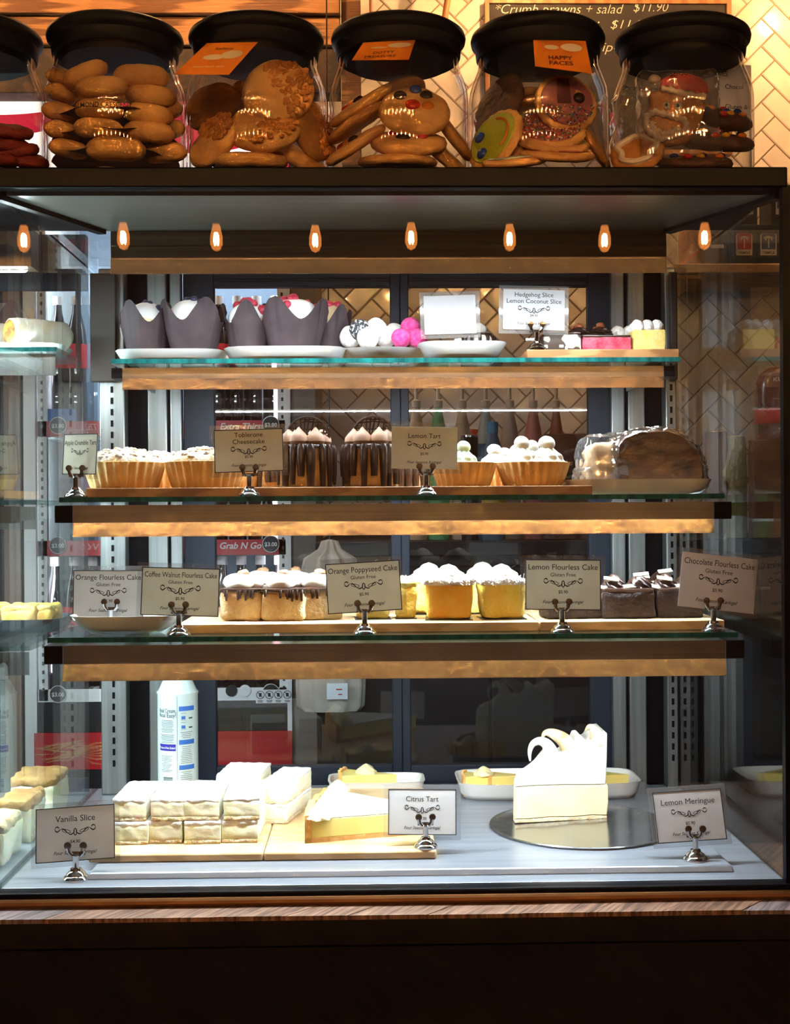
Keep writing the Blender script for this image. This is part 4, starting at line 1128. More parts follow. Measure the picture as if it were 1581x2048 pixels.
rn = random.Random(3)
for k in range(18):
    py = 1434+k*2.5
    if 1458 < py < 1461: continue
    wd = rn.uniform(.28,.40)
    patch(inkmb, aL-wd, aL+wd, zpx(py+.8), zpx(py))
patch(pu, aL-.46, aL+.46, zpx(1493), zpx(1480))
for k in range(11):
    py = 1503+k*3; wd = rn.uniform(.2,.40); patch(inkmb, aL-wd, aL+wd-.08, zpx(py+.7), zpx(py))
for k in range(16):
    py = 1544+k*2.25; patch(inkmb, aL-.22, aL+.30, zpx(py+rn.choice((.9,1.2,1.7))), zpx(py))
for py in (1407, 1472, 1521): patch(bl, aR-.42, aR+.42, zpx(py+9), zpx(py))
for py in (1420, 1438):
    patch(bl, aR-.30, aR-.10, zpx(py+12), zpx(py+6)); patch(inkmb, aR-.32, aR-.05, zpx(py+.6), zpx(py)); patch(inkmb, aR-.32, aR-.05, zpx(py+14), zpx(py+13.4)); patch(inkmb, aR+.08, aR+.30, zpx(py+12), zpx(py+9))
for k in range(30):
    py = 1457+k*3.5
    if 1468 < py < 1484 or 1517 < py < 1533: continue
    wd = rn.uniform(.2,.36); patch(inkmb, aR-wd, aR+wd-.06, zpx(py+.8), zpx(py))
patch(inkmb, .10, .115, zpx(1585), zpx(1385))
inkmb.build('printed_text', mat('label_ink', (0.06,0.08,0.10), rough=0.5), t, smooth=False)
pu.build('purple_band', mat('label_purple', (0.03,0.02,0.30), rough=0.4), t, smooth=False)
bl.build('blue_bands', mat('label_blue', (0.03,0.13,0.50), rough=0.4), t, smooth=False)
wt = MB(); b_ = bend(aL, r+.0006); wt.text('Product of New Zealand', (0,0,0), .0048, maxw=.027, off=.01, bend=lambda a, bb: b_(a, bb+zpx(1489)))
wt.build('band_text', white_paint, t, smooth=False)

# ---------------------------------------------------------------- cookie jars on top of the case
YJ = 1.660
JR = .0890
JH = .172
cook = mat('cookie_dough', (0.72,0.35,0.105), (0.82,0.46,0.165), 28, rough=0.75, bump=0.45, bscale=120)
cook_d = mat('cookie_brown', (0.42,0.18,0.045), (0.60,0.29,0.09), 30, rough=0.75, bump=0.5, bscale=120)
crunch = mat('crunchy_crumb', (0.50,0.17,0.03), (0.74,0.32,0.07), 80, rough=0.7, bump=1.0, bscale=150)
ccook = mat('chocolate_cookie', (0.06,0.025,0.015), (0.12,0.05,0.03), 40, rough=0.7, bump=0.6, bscale=120)
redc = mat('red_velvet_cookie', (0.16,0.012,0.012), (0.24,0.03,0.02), 40, rough=0.7, bump=0.5, bscale=120)
sm_blue = mat('candy_blue', (0.01,0.05,0.35), rough=0.25); sm_red = mat('candy_red', (0.60,0.03,0.015), rough=0.25)
sm_yel = mat('candy_yellow', (0.80,0.42,0.02), rough=0.25); sm_brn = mat('candy_brown', (0.035,0.015,0.012), rough=0.25)
sm_org = mat('candy_orange', (0.75,0.20,0.01), rough=0.25)
lime = mat('lime_icing', (0.42,0.48,0.03), rough=0.4); pinki = mat('pink_icing', (0.52,0.14,0.14), rough=0.4)
mauve = mat('mauve_icing', (0.38,0.13,0.16), rough=0.35); plum = mat('plum_icing', (0.10,0.02,0.035), rough=0.35)
sprk = [mat('sprinkle_%s' % n_, c_, rough=0.4) for n_, c_ in (('red',(0.55,0.05,0.03)),('white',(0.8,0.7,0.6)),('green',(0.10,0.30,0.12)),('blue',(0.05,0.12,0.35)),('orange',(0.7,0.25,0.03)))]
gold_txt = mat('tag_ink', (0.10,0.03,0.01), rough=0.7)
white_ink = mat('white_print', (0.85,0.70,0.55), rough=0.7)
jar_x = {}
def jar(k, px, label, text=None, text_py=None):
    X = XX(px, YJ, ZT+.1)
    t = thing('cookie_jar', label, 'jar', (X, YJ, ZT+.0004)); jar_x[k] = t
    r = JR; th = .0035
    outer = [(0,0),(r-.008,0),(r-.002,.003),(r,.010),(r,.112),(r-.0015,.124),(r-.006,.138),(r-.0105,.149),(r-.0125,.156),(r-.0125,JH)]
    inner = [(r-.0125-th,JH),(r-.0130-th,.156),(r-.0110-th,.149),(r-.006-th,.137),(r-.0015-th,.123),(r-th,.112),(r-th,.013),(r-.006-th,.006),(0,.0055)]
    MB().lathe(outer+inner, 72).build('glass_body', jar_glass, t, sharp=60)
    ld = MB().lathe([(0,.160),(.066,.160),(.068,.163),(.0705,.166),(.0775,.166),(.0790,.168),(.0805,.182),(.0850,.186),(.0860,.191),(.0845,.196),(.078,.201),(.055,.206),(.030,.208),(0,.208)], 72).build('lid', lid_mat, t, sharp=40)
    MB().lathe([(0,.207),(.022,.207),(.030,.212),(.030,.217),(.022,.221),(0,.222)], 36).build('lid_knob', lid_mat, ld, sharp=40)
    if text:
        mb = MB(); rr = r+.0004; zc_ = ZZ(text_py, X, YJ-r)-ZT
        mb.text(text, (0,0,0), .0085, maxw=.072, xs=1.25, off=.006, bend=lambda a, b: (rr*math.cos(-PI/2+a/rr), rr*math.sin(-PI/2+a/rr), zc_+b))
        mb.build('printed_name', ink, t, smooth=False)
    return t
jar(0, -52, 'glass cookie jar cut off at the left end of the row, holding dark red cookies')
jar(1, 232, 'glass cookie jar printed almond crescent, full of pale crescents', 'ALMOND CRESCENT', 214)
jar(2, 514, 'glass cookie jar with an orange tag turned sideways, holding crumbed round cookies')
jar(3, 798, 'glass cookie jar with orange tag, holding candy face cookies')
jar(4, 1077, 'glass cookie jar with orange tag reading happy faces')
jar(5, 1366, 'glass cookie jar printed seasonal cookies at the right end', 'SEASONAL COOKIES', 150)
def quadcard(jt, name, corners, m, lines=None, deco=None, th=.0006):
    # corners: (px,py,Y) top-left, top-right, bottom-right, bottom-left
    P_ = [PP(*c) for c in corners]
    nn = (P_[1]-P_[0]).cross(P_[2]-P_[0]); ray = PP(corners[3][0], corners[3][1], 1.0)
    P_[3] = ray*(nn.dot(P_[0])/nn.dot(ray))
    P_ = [p - Vector(jt.location) for p in P_]
    nrm = (P_[1]-P_[0]).cross(P_[3]-P_[0]).normalized()
    if nrm.y > 0: nrm = -nrm
    o = [p - nrm*th for p in P_]
    cd = MB().add(P_+o, [(0,1,2,3),(7,6,5,4),(0,4,5,1),(1,5,6,2),(2,6,7,3),(3,7,4,0)]).build(name, m, jt, smooth=False)
    def at(u, v): return P_[0]*(1-u)*(1-v)+P_[1]*u*(1-v)+P_[2]*u*v+P_[3]*(1-u)*v + nrm*.0006
    U = (P_[1]-P_[0]); V = (P_[0]-P_[3])
    mb = MB(); wh = MB()
    for (s, u, v, size, mw, white) in (lines or []):
        (wh if white else mb).text(s, at(u, v), size, U.normalized(), V.normalized(), maxw=mw*U.length, off=.015)
    if deco:
        for (u, v, a, b) in deco:
            wh.add([at(u+a*math.cos(x), v+b*math.sin(x)) for x in [i*2*PI/20 for i in range(20)]], [tuple(range(20))])
    if mb.v: mb.build('tag_lettering', gold_txt, cd, smooth=False)
    if wh.v: wh.build('tag_print', white_ink, cd, smooth=False)
quadcard(jar_x[2], 'orange_tag', [(414,86,1.588),(516,84,1.588),(458,149,1.545),(349,148,1.545)], orange_card,
         [('Italians',.47,.24,.008,.6,0),('baked fresh daily',.5,.80,.0055,.8,1)], [(.42,.48,.20,.09),(.72,.40,.20,.13)])
quadcard(jar_x[3], 'orange_tag', [(727,85,1.588),(831,80,1.588),(818,119,1.553),(704,120,1.553)], orange_card,
         [('DOTTY',.50,.68,.0085,.4,0),('TREASURE',.46,.90,.0085,.68,0)], [(.36,.36,.16,.05),(.74,.26,.22,.13)])
quadcard(jar_x[4], 'orange_tag', [(1067,78,1.588),(1172,82,1.588),(1185,147,1.553),(1071,132,1.553)], orange_card,
         [('HAPPY',.47,.68,.0105,.45,0),('FACES',.47,.86,.0105,.5,0)], [(.33,.28,.14,.08),(.70,.25,.20,.13)])
def cookie_geo(r, h, seed, nz=.03, scal=0):
    def fn(th, rr, zz):
        k = 1+nz*noise.noise(Vector((math.cos(th)*1.7+seed*3, math.sin(th)*1.7, seed)))*1.2
        if scal and rr > r*.85: k *= 1+.025*math.cos(scal*th)
        return rr*k, zz+.12*h*noise.noise(Vector((math.cos(th)*rr*60+seed, math.sin(th)*rr*60, zz*30)))
    return MB().lathe([(0,0),(r*.6,0),(r*.85,h*.03),(r*.97,h*.25),(r,h*.5),(r*.95,h*.78),(r*.8,h*.95),(r*.5,h*1.04),(0,h*1.07)], 44, fn=fn)
def cookie(name, px, py, Y, n, r, h, m, label, seed, group, deco=None, roll=0, scal=0):
    p = PP(px, py, Y); n = Vector(n).normalized()
    rot = n.to_track_quat('Z','Y').to_matrix() @ Matrix.Rotation(roll, 3, 'Z')
    t = thing(name, label, 'cookie', p, rot.to_euler(), group)
    b = cookie_geo(r, h, seed, scal=scal); b.v = [(x,y,z-h/2) for x,y,z in b.v]
    b.build('cookie_body', m, t, sharp=70)
    if deco: deco(t, r, h)
    return t
# jar 1: crescents
cg = 'crescents in the jar'
rn = random.Random(11)
cres = None
def crescent(px, py, Y, rz, tilt, sc):
    global cres
    p = PP(px, py, Y)
    if cres is None:
        pts, rad = [], []
        for i in range(15):
            a = (i/14-.5)*2.0; pts.append((.034*math.sin(a), .022*(1-math.cos(a))*1.1-.008, 0)); rad.append(.0158*max(.05,1-abs(i/7-1)**3.2)**.5)
        b = MB(); b.tube(pts, rad, 18); b.v = [(x,y,z*.80+.0012*noise.noise(Vector((x,y,z))*120)) for x,y,z in b.v]
        cres = b.build('almond_crescent', cook, loc=p, rot=(0,R(tilt),R(rz)), sharp=80); tag(cres, 'pale tan crescent biscuit piled in the jar printed almond crescent', 'cookie', cg); o = cres
    else:
        o = cres.copy(); C.objects.link(o); o.location = p; o.rotation_euler = (0,R(tilt),R(rz))
    o.scale = (sc,sc,sc)
for (px, py, Y, rz, tl, sc) in ((172,150,1.625,5,-24,.92),(120,160,1.650,60,0,.8),(285,157,1.640,-4,3,1.12),(205,178,1.608,2,-3,1.0),(305,196,1.640,-8,8,1.05),(115,190,1.640,70,0,.85),(255,190,1.68,0,0,1.0),
        (200,222,1.604,0,2,.95),(300,232,1.615,-10,10,1.0),(118,228,1.628,55,0,.9),(345,225,1.66,-60,0,.9),
        (198,260,1.602,4,3,.95),(300,268,1.612,-6,6,1.02),(120,265,1.625,60,0,.9),(350,262,1.655,-60,4,.9),
        (234,302,1.598,0,2,1.15),(134,300,1.615,45,0,.85),(335,308,1.635,-30,5,1.0),(165,205,1.70,0,0,1),(250,240,1.70,0,0,1),(230,290,1.69,0,0,1)):
    crescent(px, py, Y, rz, tl, sc)
pch = mat('parchment', (0.62,0.48,0.36), rough=0.8)
mb = MB(); X = jar_x[1].location.x
for k, zf in enumerate((.0085,.034,.058,.083)):
    n = 40; rr = .080; top = [(X+rr*math.cos(2*PI*i/n), YJ+rr*math.sin(2*PI*i/n), ZT+zf+.0018*math.sin(i*1.3+k)) for i in range(n)]
    b = MB(); b.add([(X,YJ,ZT+zf)]+top+[(p[0],p[1],p[2]-.0006) for p in top], [(0,1+i,1+(i+1)%n) for i in range(n)]+[(1+i,1+n+i,1+n+(i+1)%n,1+(i+1)%n) for i in range(n)])
    o = b.build('parchment_sheet', mat('parchment_brown', (0.10,0.05,0.03), rough=0.8) if k else pch); tag(o, ('brown paper sheet between the layers of crescents','pale parchment lining under the crescents')[0 if k else 1], 'paper', 'paper sheets in the crescent jar' if k else None)
# jar 2: crumbed round cookies
def half_crumb(t, r, h, side=1):
    rnd_ = random.Random(int(r*1e5)); mb = MB()
    for k in range(120):
        a = rnd_.uniform(-PI/2, PI/2)*side + (0 if side > 0 else 0); q_ = math.sqrt(rnd_.random())*r*.95
        s_ = rnd_.uniform(.0025,.0050); mb.ball((q_*math.cos(a), q_*math.sin(a), h*.5), (s_,s_,s_*.6), .4, 200, k, 7, 5)
    mb.build('crumb_coating', crunch, t, sharp=30)
g2 = 'crumbed cookies in the second jar'
cookie('crumbed_cookie', 556, 186, 1.612, (-.12,-1,.25), .045, .020, cook, 'half crumbed round cookie standing on top in the jar with the sideways tag', 1, g2, half_crumb, .5)
cookie('crumbed_cookie', 530, 256, 1.605, (-.05,-.85,.75), .046, .022, cook, 'half crumbed round cookie under the standing one', 2, g2, half_crumb, -.3)
cookie('crumbed_cookie', 428, 285, 1.612, (-.75,-.75,.6), .038, .020, cook, 'crumbed cookie leaning at the lower left of the jar', 3, g2, half_crumb, 1.2)
cookie('crumbed_cookie', 425, 215, 1.66, (-.5,.4,.9), .038, .018, cook_d, 'darker cookie leaning at the upper left of the crumbed jar', 4, g2)
cookie('crumbed_cookie', 622, 262, 1.635, (.85,-.5,.3), .040, .019, cook_d, 'cookie leaning on the right wall of the crumbed jar', 5, g2, half_crumb)
cookie('crumbed_cookie', 500, 323, 1.612, (0,-.2,1), .048, .019, cook, 'flat cookie at the bottom of the crumbed jar', 6, g2, half_crumb, 1.5)
cookie('crumbed_cookie', 600, 318, 1.640, (.5,-.3,.8), .038, .018, cook, 'pale cookie at the lower right of the crumbed jar', 7, g2)
cookie('crumbed_cookie', 520, 200, 1.695, (0,.3,1), .044, .018, cook_d, 'cookie at the back of the crumbed jar', 8, g2)
# jar 3: candy faces
def face(t, r, h, s_=1.0):
    z = h*.56
    for nm, x, y, m, rr in (('candy_eye',-.38,.42,sm_brn,.0085),('candy_eye',.34,.44,sm_brn,.0085),('candy_nose',-.05,.02,sm_red,.0095),('candy_dot',.36,-.02,sm_org,.0075),('candy_dot',.06,.70,sm_blue,.008)):
        MB().ball((x*r, y*r, z), (rr,rr,rr*.5), 0, 1, 0, 16, 8).build(nm, m, t)
def face2(t, r, h):
    z = h*.56
    for nm, x, y, m, rr in (('candy_eye',-.15,-.30,sm_brn,.0098),('candy_nose',.30,-.26,sm_red,.0088),('candy_dot',-.35,.2,sm_red,.008)):
        MB().ball((x*r, y*r, z), (rr,rr,rr*.5), 0, 1, 0, 16, 8).build(nm, m, t)
    MB().text('m', (-.15*r,-.36*r,z+.0055), .007, (1,0,0), (0,1,0)).build('candy_print', white_paint, t, smooth=False)
g3 = 'candy face cookies'
def edgecandy(t, r, h):
    for k in range(3): MB().ball(((k-1)*.4*r, -.2*r, h*.56), (.007,.007,.004), 0, 1, 0, 14, 8).build('candy_dot', (sm_red, sm_org, sm_brn)[k], t)
cookie('face_cookie', 829, 224, 1.606, (.02,-.80,.60), .045, .018, cook, 'cookie with a candy face standing at the top of the third jar', 1, g3, face, 0)
cookie('face_cookie', 818, 286, 1.603, (0,-.45,.90), .048, .018, cook, 'cookie with red and brown candies below the standing face cookie', 2, g3, face2, 0)
cookie('face_cookie', 722, 212, 1.640, (-.55,-.25,.85), .046, .014, cook, 'topmost slanting cookie at the left of the third jar', 3, g3, edgecandy)
cookie('face_cookie', 716, 244, 1.637, (-.55,-.15,.85), .046, .014, cook_d, 'middle slanting cookie at the left of the third jar', 4, g3, edgecandy)
cookie('face_cookie', 712, 290, 1.625, (-.55,-.25,.85), .044, .014, cook, 'lowest slanting cookie at the left of the third jar', 5, g3, edgecandy)
cookie('face_cookie', 905, 270, 1.640, (.8,-.25,.6), .040, .014, cook_d, 'cookie leaning on the right wall of the third jar', 6, g3)
cookie('face_cookie', 885, 310, 1.640, (.65,-.3,.7), .042, .014, cook, 'cookie at the lower right of the third jar', 7, g3)
cookie('face_cookie', 795, 325, 1.608, (0,-.15,1), .050, .014, cook, 'flat cookie at the bottom of the third jar', 8, g3)
cookie('face_cookie', 790, 195, 1.690, (-.4,.1,.9), .044, .014, cook_d, 'cookie at the back of the third jar', 9, g3)
# jar 4: iced happy faces
def iced(m, eyes=None, sprinkles=0, dark=None, mouth=None):
    def f(t, r, h):
        MB().lathe([(0,h*.45),(r*.80,h*.44),(r*.83,h*.48),(r*.80,h*.58),(0,h*.62)], 40).build('icing', m, t)
        if eyes:
            for x, y in eyes: MB().ball((x*r,y*r,h*.62), (.0075,.0075,.0045), 0, 1, 0, 14, 8).build('candy_eye', sm_blue if m is lime else sm_brn, t)
        if mouth:
            MB().tube([(r*.60*math.cos(a), r*.60*math.sin(a), h*.62) for a in [R(205)+i*R(130)/12 for i in range(13)]], .0017, 6).build('icing_mouth', sm_org, t)
        if dark:
            MB().prism([(-r*.32,-r*.1),(r*.12,-r*.1),(r*.10,r*.76),(-r*.28,r*.76)], h*.60, h*.645, 'z').build('dark_stripe', dark, t)
        if sprinkles:
            rn_ = random.Random(sprinkles); bs = [MB() for _ in sprk]
            for k in range(340):
                a = rn_.uniform(0, 2*PI); q_ = math.sqrt(rn_.random())*r*.86
                x, y = q_*math.cos(a), q_*math.sin(a)
                if dark and y > -.15*r: continue
                b = rn_.choice(bs); b.ball((x,y,h*.64), .00125, 0, 1, 0, 6, 4)
            mbb = MB(); 
            for i, b in enumerate(bs): mbb.add(b.v, b.f, i)
            so = mbb.build('sprinkles', sprk, t); so['kind'] = 'stuff'
    return f
g4 = 'iced happy face cookies'
cookie('happy_face_cookie', 1132, 208, 1.600, (.12,-.92,.25), .040, .013, cook, 'happy face cookie with mauve icing and a dark stripe at the top', 1, g4, iced(mauve, [(.38,.1)], 4, plum), 0, 26)
cookie('happy_face_cookie', 1100, 262, 1.600, (-.05,-.70,.72), .045, .013, cook, 'happy face cookie covered in coloured sprinkles, below the dark striped one', 2, g4, iced(pinki, None, 7), 0, 26)
cookie('happy_face_cookie', 1106, 284, 1.606, (.08,-.50,.90), .047, .013, cook, 'iced cookie with lime edge under the sprinkled cookie', 3, g4, iced(lime), 0, 26)
cookie('happy_face_cookie', 1112, 308, 1.604, (.05,-.35,.94), .048, .013, cook, 'pink iced cookie low in the happy faces jar', 4, g4, iced(pinki), 0, 26)
cookie('happy_face_cookie', 992, 280, 1.615, (-.72,-.62,.35), .043, .012, cook, 'lime green smiling cookie with blue candy eyes leaning at the left', 5, g4, iced(lime, [(-.35,.42),(.30,.42)], 0, None, True), R(115), 26)
cookie('happy_face_cookie', 1008, 292, 1.628, (-.70,-.60,.40), .042, .011, cook_d, 'plain cookie just behind the lime green smiling cookie', 6, g4, None, 0, 26)
cookie('happy_face_cookie', 998, 212, 1.665, (-.75,-.55,.3), .044, .012, ccook, 'dark brown cookie back leaning at the upper left of the happy faces jar', 7, g4, None, 0, 26)
cookie('happy_face_cookie', 1042, 195, 1.680, (-.2,-.1,1), .036, .012, cook_d, 'upper flat brown cookie behind the dark striped one', 8, g4, None, 0, 26)
cookie('happy_face_cookie', 1042, 212, 1.680, (-.2,-.1,1), .036, .012, cook_d, 'lower flat brown cookie behind the dark striped one', 9, g4, None, 0, 26)
cookie('happy_face_cookie', 1185, 285, 1.640, (.8,-.3,.5), .040, .012, cook_d, 'cookie leaning on the right wall of the happy faces jar', 10, g4, None, 0, 26)
cookie('happy_face_cookie', 1030, 324, 1.600, (-.1,-.3,1), .040, .012, cook, 'pale blue iced cookie at the bottom of the happy faces jar', 11, g4, iced(mat('pale_blue_icing',(0.5,0.6,0.55),rough=0.4)), 0, 26)
# jar 5: seasonal cookies
ginger = mat('gingerbread', (0.46,0.18,0.045), (0.58,0.26,0.07), 50, rough=0.7, bump=0.35, bscale=150)
YS = 1.608
p0 = PP(1345, 232, YS)
t = thing('gingerbread_face_cookie', 'gingerbread face cookie with a red icing hat and white icing beard', 'cookie', p0, (R(-8),0,0))
def G(pts): return [((x-1345)*S(YS), (232-y)*S(YS)) for x, y in pts]
body = G([(1300,185),(1340,172),(1400,188),(1412,215),(1404,245),(1392,268),(1370,290),(1335,296),(1305,285),(1286,262),(1290,235),(1302,212)])
MB().prism(body, -.004, .006, 'y').build('gingerbread', ginger, t, bevel=.003)
MB().prism(G([(1318,178),(1326,158),(1348,146),(1380,146),(1405,156),(1418,172),(1420,186),(1400,188),(1360,178),(1330,176)]), -.0075, -.0035, 'y').build('icing_hat', mat('red_icing', (0.60,0.015,0.012), (0.68,0.04,0.03), 150, rough=0.6, bump=0.5, bscale=300), t, bevel=.0015)
ic = mat('white_icing', (0.80,0.68,0.56), rough=0.45)
mb = MB()
def rope(pts, rad):
    P_ = G(pts); out = []
    for a, b in zip(P_, P_[1:]):
        for j in range(5):
            k = j/5; out.append(Vector((a[0]+(b[0]-a[0])*k, -.006, a[1]+(b[1]-a[1])*k)))
    out.append(Vector((P_[-1][0],-.006,P_[-1][1])))
    mb.tube(out, [rad*(1+.25*math.sin(i*1.9)) for i in range(len(out))], 8)
rope([(1322,178),(1345,182),(1375,192),(1412,196)], .0038)
rope([(1304,226),(1330,234),(1352,240),(1368,246),(1372,262),(1360,274),(1340,280),(1318,284),(1300,272),(1290,256),(1292,238),(1306,228)], .0042)
rope([(1298,250),(1306,266),(1322,274),(1340,270),(1356,262)], .0040)
q5 = G([(1310,158)])[0]; mb.ball((q5[0],-.005,q5[1]), (.008,.005,.006), .2, 120, 1, 14, 8)
mb.build('icing_beard', ic, t, sharp=60)
for x, y in ((1333,214),(1356,216)):
    a = G([(x,y)])[0]; MB().ball((a[0],-.005,a[1]), (.0048,.003,.0058), 0, 1, 0, 14, 8).build('icing_eye', ic, t)
    MB().ball((a[0]-.001,-.008,a[1]), (.002,.0012,.0024), 0, 1, 0, 10, 6).build('pupil', mat('teal_dot', (0.02,0.12,0.14), rough=0.3), t)
mb = MB(); mb.rbox((.008,.0,.0), (.100,.028,.115), .008, (14,4,14), .0045, 55, 5)
mb.build('clear_bag', film_mat, t, sharp=12)
def mm(t, r, h):
    for k in range(9):
        a = k*2.4; q_ = r*.82*math.sqrt((k+.5)/9)
        MB().ball((q_*math.cos(a), q_*math.sin(a), h*.56), (.0056,.0056,.0036), 0, 1, 0, 14, 8).build('candy_dot', (sm_blue, sm_org, sm_yel, sm_red)[k % 4], t)
g5 = 'candy topped chocolate cookies'
cookie('candy_cookie', 1440, 238, 1.640, (.15,-.42,.9), .042, .018, ccook, 'upper dark cookie with coloured candies at the right of the seasonal jar', 1, g5, mm)
cookie('candy_cookie', 1436, 284, 1.636, (.05,-.35,.93), .046, .018, ccook, 'lower dark cookie with coloured candies at the right of the seasonal jar', 2, g5, mm)
cookie('candy_cookie', 1390, 326, 1.606, (0,-.30,1), .048, .015, ccook, 'dark cookie with candies at the bottom of the seasonal jar', 3, g5, mm)
cookie('iced_cookie', 1276, 306, 1.612, (-.3,-.75,.5), .034, .012, ginger, 'gingerbread with white icing swirls at the lower left of the seasonal jar', 4, None, lambda t_,r,h: MB().tube([(r*.65*math.cos(a)*(1+.15*math.sin(5*a)), r*.65*math.sin(a), h*.58) for a in [i*2*PI/40 for i in range(41)]], .0042, 8).build('icing_ring', ic, t_))
mb = MB(); mb.rbox((0,0,0), (.055,.06,.085), .012, (12,10,12), .006, 60, 11)
o = mb.build('clear_biscuit_bag', film_mat, loc=PP(1268,250,1.655), sharp=12); tag(o, 'crumpled clear bag at the left inside the seasonal jar', 'bag')
t = thing('paper_tag', 'white paper tag reading Chocolate and Gluten at the right of the seasonal jar', 'label', PP(1472,185,1.690), (0,0,R(6)))
w_ = 66*S(1.69); h_ = 112*S(1.69)
MB().box((0,0,0), (w_,.0006,h_)).build('tag_paper', card_w, t)
mb = MB(); mb.text('Chocol', (-.002,-.0005,h_*.06), .0085, off=.008); mb.text('Gluten &', (.001,-.0005,-h_*.30), .0085, off=.008); mb.build('lettering', ink, t, smooth=False)
# jar 0: dark red cookies
g0 = 'dark red cookies in the cut off jar'
for k, (px, py, Y, n) in enumerate(((8,263,1.615,(.1,-.3,1)),(0,284,1.612,(.2,-.35,1)),(20,303,1.622,(-.1,-.3,1)),(40,318,1.630,(.2,-.3,1)),(-20,322,1.60,(0,-.2,1)),(-60,290,1.60,(0,-.2,1)))):
    cookie('dark_red_cookie', px, py, Y, n, .036, .016, redc, 'dark red cookie heaped in the jar cut off at the left edge', k+1, g0)

# ---------------------------------------------------------------- behind the case: fridge
YFR = 2.90
fx0, fx1 = XX(66,YFR,0), XX(582,YFR,0)
def zy(py, Y=YFR, px=400): return ZZ(py, XX(px,Y,0), Y)
fr = thing('drinks_fridge', 'red and black glass door drinks fridge behind the case at the left', 'fridge', ((fx0+fx1)/2, YFR+.2, FLOOR))
kf = dict(parent=fr, world=True)
fwhite = mat('fridge_white', (0.75,0.78,0.80), rough=0.4)
fblack = mat('fridge_black', (0.012,0.013,0.016), rough=0.35)
fred = mat('fridge_red', (0.42,0.010,0.018), (0.50,0.02,0.03), 5, rough=0.35)
fgold = mat('straw_print', (0.55,0.26,0.10), rough=0.4)
ztop = zy(182)
BX((fx0,YFR+.46,zy(1460)),(fx1,YFR+.49,zy(345))).build('back_wall', mat('fridge_back', (0.16,0.22,0.30), rough=0.5), **kf)
BX((fx0-.02,YFR,FLOOR),(fx0+.006,YFR+.49,ztop)).build('side_wall', fwhite, **kf)
BX((fx1-.010,YFR,FLOOR),(fx1,YFR+.49,ztop)).build('side_wall', fwhite, **kf)
BX((fx1,YFR+.01,FLOOR),(fx1+.055,YFR+.49,ztop)).build('side_cladding', mat('grey_cladding', (0.16,0.14,0.12), rough=0.6), **kf)
BX((fx0,YFR,zy(345)),(fx1,YFR+.49,ztop)).build('top_box', fwhite, **kf)
BX((fx0,YFR,FLOOR),(fx1,YFR+.49,zy(1538))).build('plinth', fblack, **kf)
BX((fx0,YFR+.002,zy(1462)),(fx1,YFR+.49,zy(1402))).build('lower_rail', fblack, **kf)
kick = BX((fx0,YFR-.003,zy(1536)),(fx1,YFR+.49,zy(1463))).build('kick_panel', fred, **kf)
inv = fr.matrix_basis.inverted()
mb = MB()
rn = random.Random(2)
for k in range(26):
    a = rn.uniform(0,110); x0, x1 = a, a+rn.uniform(30,90); y0 = rn.uniform(1490,1530)
    p, q_ = PP(x0+66,y0,YFR-.0045), PP(min(x1,180)+66,y0-rn.uniform(-10,24),YFR-.0045)
    if max(p.z,q_.z) > zy(1466) or min(p.z,q_.z) < zy(1535): continue
    mb.tube([p,(p+q_)/2+Vector((0,0,rn.uniform(-.006,.006))),q_], [.001,.0026,.0006], 4)
if mb.v:
    o = mb.build('straw_artwork', fgold, kick); o.data.transform(inv)
# lit header
hdr_m = emitmat('lit_header_red', (0.85,0.03,0.06), 0.9)
hdr_w = emitmat('lit_header_white', (1.0,0.84,0.72), 2.2)
hd = BX((fx0-.30,YFR-.012,zy(342)),(fx1+.0,YFR-.001,ztop)).build('lit_header', hdr_m, **kf)
mb = MB()
xs = [fx0-.29+i*(fx1-fx0+.28)/40 for i in range(41)]
zt0, zb0 = ztop-.002, zy(342)
top_ = [(x, zt0-.004) for x in xs]; bot_ = [(x, zt0-.020-.035*(.5+.5*math.sin((x-fx0)*9+2.2))) for x in xs]
mb.prism(bot_+top_[::-1], YFR-.0135, YFR-.012, 'y'); 
b2 = [(x, zb0+.004) for x in xs]; t2_ = [(x, zb0+.035+.055*(.5+.5*math.sin((x-fx0)*11+.6))) for x in xs]
mb.prism(b2+t2_[::-1], YFR-.0135, YFR-.012, 'y')
o = mb.build('header_wave', hdr_w, hd, smooth=False); o.data.transform(inv)
# uprights with slots
for px in (84, 566):
    x = XX(px,YFR,0)
    u = BX((x-.010,YFR+.004,zy(1400)),(x+.010,YFR+.02,zy(345))).build('upright', fwhite, **kf)
    mb = MB()
    for k in range(60):
        mb.box((x, YFR+.0035, zy(1395)+k*.0195), (.005,.0015,.008))
    o = mb.build('upright_slot', fblack, u); o.data.transform(inv)
ld = bpy.data.lights.new('fridge_light', 'AREA'); ld.shape = 'RECTANGLE'; ld.size = .5; ld.size_y = .03; ld.energy = FRIDGE; ld.color = (0.85,0.93,1.0)
lo = bpy.data.objects.new('fridge_light', ld); C.objects.link(lo); lo.location = ((fx0+fx1)/2, YFR+.05, zy(352)); lo.rotation_euler = (R(25),0,0)
for px in (100, 552):
    ld2 = bpy.data.lights.new('fridge_side_light', 'AREA'); ld2.shape = 'RECTANGLE'; ld2.size = .02; ld2.size_y = 1.05; ld2.energy = FRIDGE*.9; ld2.color = (0.85,0.93,1.0)
    lo = bpy.data.objects.new('fridge_side_light', ld2); C.objects.link(lo); lo.location = (XX(px,YFR+.03,0), YFR+.03, (zy(1400)+zy(350))/2); lo.rotation_euler = (R(90),0,R(35 if px < 300 else -35))
wire = mat('shelf_wire', (0.5,0.52,0.55), rough=0.3, metal=0.8)
